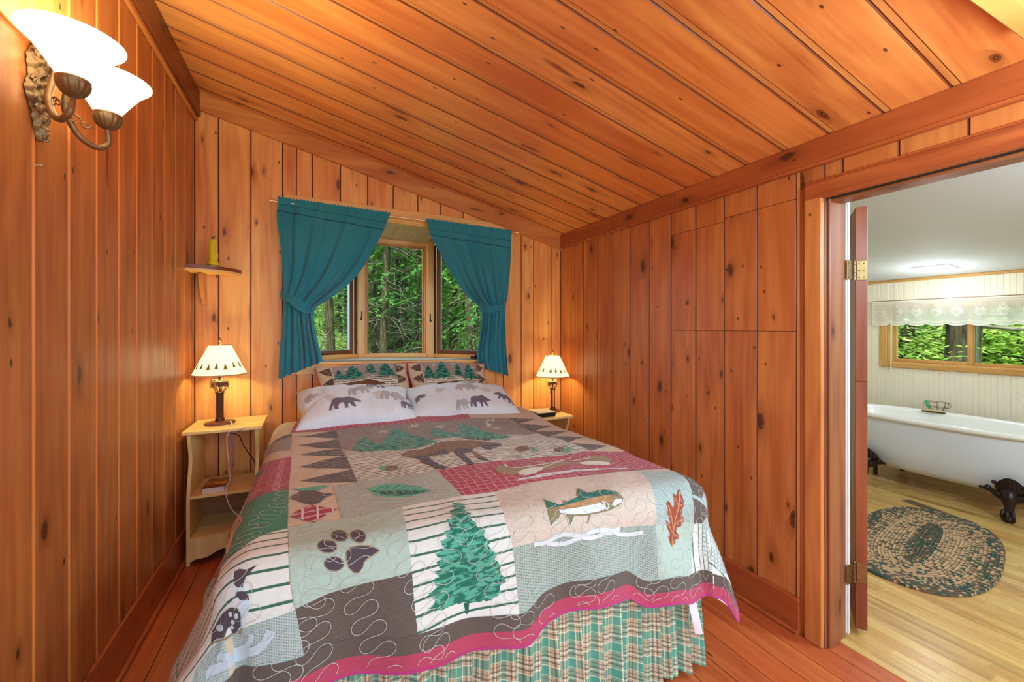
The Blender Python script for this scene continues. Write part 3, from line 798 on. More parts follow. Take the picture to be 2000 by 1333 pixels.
mb.face([fl(.004, .062, .0005), fl(.03, .062, .0005), fl(.05, .074, .0005), fl(.034, .088, .0005), fl(.012, .082, .0005)], mi=2)
mb.face([fl(.066, .066, .0005), fl(.084, .07, .0005), fl(.08, .078, .0005), fl(.07, .074, .0005)], mi=2)
for body, yy, sz in (('SANDRA', .150, .026), ('BROWN', .122, .026)):
    V, Fs = text_mesh(body, sz); xs = [v[0] for v in V]; k = (bw - .012) / (max(xs) - min(xs)); i0 = len(mb.v)
    mb.v += [(bw / 2 + v[0] * k, yy + v[1] * 1.0, bt + .0006) for v in V]
    for f in Fs: mb.f.append(tuple(i0 + q for q in f)); mb.uv.append([(0, 0)] * len(f)); mb.mi.append(1); mb.bid.append(0); mb.sm.append(False)
mb.build('cover_print', ['book_yellow', 'book_cream', 'book_dark'], bk)
M['cord_white'] = plain('white_blue_cord', srgb(206, 196, 214), .5)
M['cord_blue'] = plain('blue_cord', srgb(96, 100, 170), .5)
M['cord_black'] = plain('black_cord', srgb(36, 30, 30), .5)
def spline(pts, n=8):
    out = []
    for i in range(len(pts) - 1):
        p = [Vector(pts[max(i - 1, 0)]), Vector(pts[i]), Vector(pts[i + 1]), Vector(pts[min(i + 2, len(pts) - 1)])]
        for k in range(n):
            t = k / n; out.append(.5 * (2 * p[1] + (p[2] - p[0]) * t + (2 * p[0] - 5 * p[1] + 4 * p[2] - p[3]) * t * t + (3 * p[1] - p[0] - 3 * p[2] + p[3]) * t ** 3))
    return out + [Vector(pts[-1])]
def at(u, v, Y): x, z = px(u, v, Y); return (x, Y, z)
mb = MB(); mb.tube(spline([(-.48, 3.16, .784), at(450, 822, 3.10), at(452, 829, 3.05), (-.465, 3.015, .784), (-.468, 2.990, .775), at(443, 858, 2.985), at(446, 900, 2.97), at(449, 935, 2.96), at(441, 960, 2.94), at(447, 985, 2.90), at(458, 1002, 2.84), at(470, 1012, 2.80)]), .0028, 8)
tag(mb.build('charging_cord', 'cord_white', shear=True), 'white charging cord hanging from the left nightstand down beside the bed', 'cord')
mb = MB(); mb.tube(spline([(-.40, 3.06, .784), (-.40, 2.99, .782), at(455, 850, 2.99), at(456, 880, 3.0), at(456, 905, 3.0)]), .0022, 8); mb.tube([at(456, 903, 3.0), at(456, 912, 3.0)], [.0045, .0035], 8)
tag(mb.build('plug_cord', 'cord_blue', shear=True), 'short blue cord with a blue plug dangling from the left nightstand', 'cord')
mb = MB(); mb.tube(spline([at(446, 846, 3.30), at(466, 851, 3.30), at(474, 868, 3.30), at(486, 886, 3.30), at(497, 903, 3.30), at(500, 925, 3.32)]), .003, 8)
tag(mb.build('lamp_cord', 'cord_black', shear=True), 'black lamp cord running down behind the left nightstand', 'cord')
mb = MB(); mb.tube(spline([(-.50, 3.13, .784), (-.46, 3.12, .784), (-.40, 3.10, .784), (-.37, 3.08, .784), (-.385, 3.06, .784)]), .0022, 8)
tag(mb.build('coiled_cord', 'cord_black', shear=True), 'bit of dark cord lying on the left nightstand by the lamp base', 'cord')
ck = empty('clock_radio', (1.63, 3.02, .70), .0, 'flat black clock radio with a silver top on the right nightstand', 'clock radio')
M['plastic_black'] = plain('black_plastic', srgb(26, 24, 28), .3); M['silver'] = plain('silver_plastic', srgb(196, 192, 184), .35)
mb = MB(); mb.box((0, 0, .004), (.17, .15, .034), ch=.006); mb.build('body', 'plastic_black', ck)
mb = MB(); mb.box((.004, .004, .0342), (.166, .146, .040), ch=.002); mb.build('top_cover', 'silver', ck)
mb = MB(); mb.box((.05, -.001, .012), (.12, .0005, .028)); 
for q in range(5): mb.box((.13 + .007 * q, -.002, .014), (.134 + .007 * q, .0005, .024))
mb.build('display', 'silver_disp', ck) if 0 else mb.build('display', 'glass', ck)
for x_ in (.02, .15):
    for y_ in (.02, .13): mb = MB(); mb.tube([(x_, y_, 0), (x_, y_, .005)], .006, 8); mb.build('foot', 'plastic_black', ck)

# ------------------------------------------------------------------ corner shelf with flashlight
cs = empty('corner_shelf', (XL_, YB, 1.752), 0, 'small quarter-round wooden shelf in the corner above the left lamp', 'shelf')
prof = [(0, 0)] + [(.262 * math.cos(a), -.235 * math.sin(a)) for a in [k / 20 * PI / 2 for k in range(21)]]
mb = MB(); mb.prism(prof, 0, .022, lambda x, y, h: (x, y, h)); mb.build('shelf_board', 'pine_dark', cs)
mb = MB(); mb.prism([(x * .985, y * .985) for x, y in prof], -.014, 0, lambda x, y, h: (x, y, h)); mb.build('shelf_lip', 'pine_casing', cs, recalc=True)
mb = MB(); mb.prism([(0, -.018), (-.125, -.018), (-.125, -.02), (-.11, -.075), (-.07, -.15), (-.02, -.21), (0, -.225)], .045, .066, lambda y, z, h: (h, y, z)); mb.build('bracket', 'pine_trim', cs, recalc=True)
fl_ = empty('flashlight', (-.605, 3.285, 1.774), .3, 'yellow plastic flashlight standing on the corner shelf', 'flashlight')
M['yellow'] = plain('yellow_plastic', srgb(226, 208, 30), .35)
mb = MB(); mb.lathe([(.001, 0), (.030, 0), (.032, .003), (.032, .012), (.031, .013), (.031, .015), (.032, .016), (.031, .03), (.027, .04), (.0235, .05), (.0225, .17), (.0205, .176), (.02, .182), (.001, .182)], 28)
for k in range(14): a = k * 2 * PI / 14; mb.tube([(.0228 * math.cos(a), .0228 * math.sin(a), .055), (.0228 * math.cos(a), .0228 * math.sin(a), .165)], .0014, 5)
fo = mb.build('body', 'yellow', fl_)
mb = MB(); mb.lathe([(.0322, .0125), (.0324, .014), (.0322, .0155)], 28); mb.build('seal_ring', 'plastic_black', fl_)
mb = MB(); mb.box((.0225, -.006, .06), (.027, .006, .10), ch=.002); mb.build('switch', 'yellow', fl_)
mb = MB(); mb.tube([(-.006, 0, .181), (-.002, 0, .195), (.006, 0, .206), (.012, 0, .20)], .003, 8); mb.build('wrist_loop', 'plastic_black', fl_)

# ------------------------------------------------------------------ wall sconce
M['antique'] = plain('antique_bronze_casting', srgb(134, 108, 76), .42, .55, nz=.45, sc=38)
M['sconce_glass'] = shade_mat('milk_glass_shade', (.95, .92, .84), 1.1)
sc = empty('wall_sconce', (XL_, 1.668, 2.075), 0, 'ornate bronze two-arm sconce with milk glass shades on the left wall', 'wall light')
mb = MB(); rows = []
for i in range(121):
    t = i / 120; z = lerp(-.155, .145, t)
    w_ = .012 + .043 * math.sin(PI * t) ** .8 * (1 + .22 * math.sin(t * 19)) * (1 - .35 * abs(t - .62)) + .004 * abs(math.sin(t * 40))
    if t < .3: w_ *= .35 + t * 2.2
    row = []
    for j in range(25):
        s = j / 12 - 1; e = 1 - s * s
        h = .004 + .016 * e ** .5 + .005 * math.sin(s * 13 + math.sin(t * 26) * 2.4) * e + .0045 * math.sin(t * 58 + abs(s) * 8) * e + .002 * noise.noise((s * 4, t * 18, 0))
        row.append((max(h, .0005), s * w_, z))
    rows.append(row)
mb.grid(rows)
mb.prism([(.006, -.14), (.03, -.05), (.03, .06), (.02, .12), (0, .14), (-.02, .12), (-.03, .06), (-.03, -.05), (-.006, -.14)], 0, .004, lambda y, z, h: (h, y * .8, z))
for sy in (-1, 1):
    for (yy, zz, rr_) in ((.03, .085, .015), (.036, .0, .016), (.024, -.07, .012)):
        mb.tube([(.014, sy * (yy + rr_ * (1 - k / 22) * math.cos(k * .55)), zz + rr_ * (1 - k / 22) * math.sin(k * .55)) for k in range(20)], .004, 6)
for zz, rr_ in ((-.03, .017), (.045, .013), (-.14, .009)): mb.sphere((.018, 0, zz), rr_, 14, sc=(.8, 1, 1.2))
mb.build('backplate', 'antique', sc)
for sy in (-1, 1):
    mb = MB(); P = spline([(.014, sy * .006, .035), (.045, sy * .012, .06), (.052, sy * .03, .03), (.045, sy * .045, -.04), (.065, sy * .07, -.098), (.095, sy * .1, -.118), (.117, sy * .115, -.098), (.12, sy * .108, -.065), (.12, sy * .105, -.05)], 6)
    mb.tube(P, [.006 + .003 * math.sin(PI * k / (len(P) - 1)) for k in range(len(P))], 12)
    for (cx, cy, cz, r0, sg) in ((.058, .05, -.055, .016, 1), (.078, .075, -.06, .012, -1), (.118, .118, -.045, .008, 1), (.11, .09, -.042, .007, -1)):
        mb.tube([(cx + r0 * (1 - k / 16) * math.cos(k * .6 * sg), sy * (cy + r0 * .6 * (1 - k / 16) * math.cos(k * .6 * sg)), cz + r0 * (1 - k / 16) * math.sin(k * .6 * sg)) for k in range(14)], [.003 * (1 - k / 20) for k in range(14)], 6)
    arm = mb.build('arm', 'antique', sc)
    mb = MB(); c = (.12, sy * .105, -.026)
    rows = []
    for (r_, z_) in ((.004, -.03), (.012, -.028), (.022, -.02), (.031, -.006), (.035, .008), (.036, .013), (.037, .015), (.037, .019), (.034, .021), (.030, .018)):
        rows.append([(c[0] + (r_ + (.003 * abs(math.sin(k * PI / 4)) if -.027 < z_ < .01 else 0)) * math.cos(2 * PI * k / 64), c[1] + (r_ + (.003 * abs(math.sin(k * PI / 4)) if -.027 < z_ < .01 else 0)) * math.sin(2 * PI * k / 64), c[2] + z_) for k in range(64)])
    mb.grid(rows, closed=True); mb.build('shade_cup', 'antique', arm)
    mb = MB(); prof = [(.028, .016), (.034, .026), (.046, .046), (.060, .068), (.074, .088), (.089, .108), (.101, .119), (.109, .127), (.1105, .131), (.107, .133)]
    mb.lathe(prof, 48, c); mb.lathe([(r_ - .004, z_) for r_, z_ in prof][::-1], 48, c); mb.build('glass_shade', 'sconce_glass', arm)
    mb = MB(); mb.sphere((c[0], c[1], .044), .02, 12, sc=(1, 1, 1.3)); mb.build('bulb', 'bulb', arm)
    lamp('sconce_light', (XL_ + .12, 1.668 + sy * .105, 2.075 + .055 - K * XL_), 24., (1, .94, .60), .03)
mb = MB(); mb.tube([(XL_, 1.665, 1.85), (XL_ + .012, 1.665, 1.852)], .0015, 6); mb.sphere((XL_ + .012, 1.665, 1.852), .003, 6)
tag(mb.build('nail', 'silver', shear=True), 'small bent nail in the left wall below the sconce', 'nail')

# ceiling light at the top right, oak box with a white globe
clf = empty('ceiling_light', (1.42, .22, 2.255), 0, 'oak-framed ceiling light at the top right edge of the ceiling', 'ceiling light')
mb = MB(); mb.box((-.45, -.25, 0), (.425, .262, .02), ch=.004); mb.box((-.42, -.22, .02), (.34, .23, .09), ch=.004); mb.build('oak_frame', 'oak', clf)
M['globe'] = emis('lit_opal_globe', (1, .96, .90), 1.2)
mb = MB(); mb.lathe([(.001, -.06), (.08, -.052), (.14, -.03), (.165, 0)], 40, (.16, .02, 0)); mb.build('opal_globe', 'globe', clf)
lamp('ceiling_lamp_light', (1.5, .15, 1.86), 22., (.86, 1., 1.02), .12)

# ------------------------------------------------------------------ bed
def fabric(name, col, col2=None, kind=None, per=.03, rough=.95):
    cal = lambda q: None if q is None else (q[0] * .85, min(1, q[1] * 1.02), min(1, q[2] * 1.12))
    col, col2 = cal(col), cal(col2)
    t = NT(name); U, V = t.uv(); o = t.n('TexCoord').outputs['Object']; c = col
    w1 = t.noise(o, 9., 2); wav = t.m_('MULTIPLY', t.m_('SUBTRACT', w1, .5), .012)
    def line(x, p, th): return t.m_('LESS_THAN', t.m_('FRACT', t.m_('DIVIDE', x, p)), th)
    if kind == 'grid':
        a = t.m_('MAXIMUM', line(t.m_('ADD', U, wav), per, .14), line(t.m_('ADD', V, wav), per * .8, .14)); c = t.mix(a, col, col2)
    elif kind == 'cols':
        a = t.m_('MAXIMUM', t.m_('MULTIPLY', line(U, per, .3), line(U, per / 9, .5)), t.m_('MULTIPLY', line(t.m_('ADD', V, wav), .022, .16), .8)); c = t.mix(a, col, col2)
    elif kind in ('h', 'v'):
        X = t.m_('ADD', V if kind == 'h' else U, wav); c = t.mix(line(X, per, .17), col, col2)
    elif kind == 'thin':
        br = t.m_('GREATER_THAN', t.noise(t.xyz(t.m_('MULTIPLY', U, 14.), t.m_('MULTIPLY', V, 45.)), 1., 1), .40)
        c = t.mix(t.m_('MULTIPLY', br, line(t.m_('ADD', V, t.m_('MULTIPLY', wav, 1.2)), per, .34)), col, col2)
    elif kind == 'weave':
        a = t.m_('MULTIPLY', line(U, per, .5), line(t.m_('ADD', V, t.m_('MULTIPLY', U, .4)), per * 1.3, .5)); c = t.mix(t.m_('MULTIPLY', a, .9), col, col2)
    elif kind == 'speck':
        c = t.mix(t.m_('GREATER_THAN', t.noise(t.xyz(U, V), 260., 1), .56), col, col2)
    elif kind == 'needles':
        n_ = t.noise(t.xyz(t.m_('MULTIPLY', U, 26.), t.m_('MULTIPLY', V, 75.)), 1., 3, .6, .6); c = t.mix(t.rng(n_, .47, .53), col, col2)
    elif kind == 'tartan':
        g, dk, cr, tn = srgb(20, 158, 136), srgb(60, 76, 66), srgb(226, 238, 214), srgb(214, 178, 150)
        def bands(X, p):
            f = t.m_('FRACT', t.m_('DIVIDE', X, p)); return f
        f, g2 = bands(U, .098), bands(V, .098)
        def bt(x, lo, hi): return t.m_('MULTIPLY', t.m_('GREATER_THAN', x, lo), t.m_('LESS_THAN', x, hi))
        c = t.mix(.5, tn, srgb(176, 166, 130))
        for x in (f, g2): c = t.mix(t.m_('MULTIPLY', bt(x, .0, .32), .72), c, g)
        for x in (f, g2):
            for lo, hi, cc in ((.34, .37, cr), (-.01, .02, cr), (.48, .53, dk), (.60, .63, cr), (.68, .73, dk), (.84, .87, dk)): c = t.mix(t.m_('MULTIPLY', bt(x, lo, hi), .75), c, cc)
        nz_ = t.noise(o, 6., 2); c = t.mix(t.m_('MULTIPLY', nz_, .12), c, cr)
    t.base(c, rough, .12); t.b.inputs['Sheen Weight'].default_value = .15
    if kind != 'tartan':
        vo = t.n('TexNoise', {'Vector': t.n('UVMap').outputs[0], 'Scale': 22., 'Detail': 2., 'Distortion': 1.2}).outputs[0]
        fine = t.noise(o, 500., 1); t.bump(t.m_('ADD', t.m_('MULTIPLY', vo, 1.), t.m_('MULTIPLY', fine, .12)), .42, .012)
    return t.m


QM = {'tan': (srgb(222, 196, 166), None, None), 'plaid': (srgb(178, 66, 80), srgb(216, 132, 134), 'grid', .033), 'plaid_l': (srgb(172, 66, 80), srgb(214, 136, 136), 'cols', .075),
      'plaid_w': (srgb(176, 60, 76), srgb(232, 214, 206), 'grid', .045), 'skyb': (srgb(158, 140, 126), srgb(140, 122, 110), 'speck'), 'stripe_thin': (srgb(232, 224, 206), srgb(84, 72, 60), 'thin', .0195),
      'stripe_g': (srgb(236, 230, 218), srgb(74, 112, 90), 'h', .041), 'stripe_v': (srgb(236, 230, 218), srgb(74, 112, 90), 'v', .034), 'weave': (srgb(190, 192, 178), srgb(140, 146, 132), 'weave', .006),
      'weave_d': (srgb(178, 188, 174), srgb(112, 124, 112), 'weave', .007), 'weave_g': (srgb(188, 198, 188), srgb(128, 142, 134), 'weave', .0055), 'sage': (srgb(192, 206, 188), srgb(176, 190, 172), 'weave', .005),
      'blush': (srgb(226, 204, 184), srgb(206, 180, 160), 'speck'), 'brown': (srgb(112, 96, 86), srgb(98, 84, 74), 'speck'), 'grey': (srgb(160, 148, 130), None, None), 'green': (srgb(72, 134, 104), None, None),
      'tanline': (srgb(190, 160, 124), None, None), 'pad': (srgb(92, 78, 82), None, None), 'treeg': (srgb(46, 116, 94), srgb(98, 176, 146), 'needles'), 'dgreen': (srgb(44, 100, 80), None, None), 'treel': (srgb(104, 184, 152), None, None),
      'olive': (srgb(150, 132, 96), None, None), 'fishback': (srgb(48, 104, 92), srgb(70, 126, 106), 'needles'), 'fishor': (srgb(206, 150, 104), srgb(176, 134, 92), 'needles'), 'white': (srgb(240, 240, 236), None, None),
      'rust': (srgb(164, 80, 60), None, None), 'leafvein': (srgb(224, 156, 100), None, None), 'canoe': (srgb(164, 138, 98), None, None), 'cream': (srgb(236, 226, 206), None, None), 'moose': (srgb(146, 108, 72), srgb(126, 94, 64), 'speck'),
      'barkp': (srgb(222, 166, 116), None, None), 'bluew': (srgb(214, 224, 228), None, None), 'pink': (srgb(196, 76, 100), None, None), 'magenta': (srgb(200, 66, 128), None, None), 'lining': (srgb(190, 208, 218), None, None), 'stitch': (srgb(222, 216, 206), None, None)}
QN = list(QM)
for k_, v_ in QM.items(): M['q_' + k_] = fabric('quilt_' + k_, *v_)
QMATS = ['q_' + k_ for k_ in QN]
QXL, QXR, QYF, QZT, QR = -.25, 1.53, 1.25, .785, .10
QXC = .5 * (QXL + QXR)
def q_base(a, b):
    """flat quilt coordinates (metres; a across the bed, b up the bed) -> local point"""
    R = QR; s1 = R * math.pi / 2
    ax0, ax1, by0 = QXL + R, QXR - R, QYF + R
    sx = (ax0 - a) if a < ax0 else (a - ax1 if a > ax1 else 0.); left = a < ax0
    sy = max(0., by0 - b)
    r = math.hypot(sx, sy)
    cx = min(max(a, ax0), ax1); cy = max(b, by0)
    crown = .022 * (1 - ((cx - QXC) / .79) ** 2) * min(1, max(0, (cy - QYF) / .4))
    crown += .02 * min(1, max(0, (cy - 2.5) / .4))
    if r < 1e-9: return (cx, cy, QZT + crown)
    cphi, sphi = sx / r, sy / r
    fs = (.42 if left else .26); ff = .10 + .04 * math.sin(a * 5.1)
    fl = fs * cphi ** 2 + ff * sphi ** 2 + (.26 if left else .10) * (2 * cphi * sphi) ** 2
    if r < s1: out = R * math.sin(r / R); dr = R * (1 - math.cos(r / R))
    else:
        e = r - s1; k = min(1, e / .15); fe = fl * (.5 * k if k < 1 else (1 - .5 * .15 / e * 1))
        fe = fl * (k * .5 if e < .15 else 1 - .075 / e)
        out = R + e * fe; dr = R + e * math.sqrt(max(.1, 1 - fe * fe))
    return (cx + (-1 if left else 1) * out * cphi, cy - out * sphi, QZT + crown - dr)
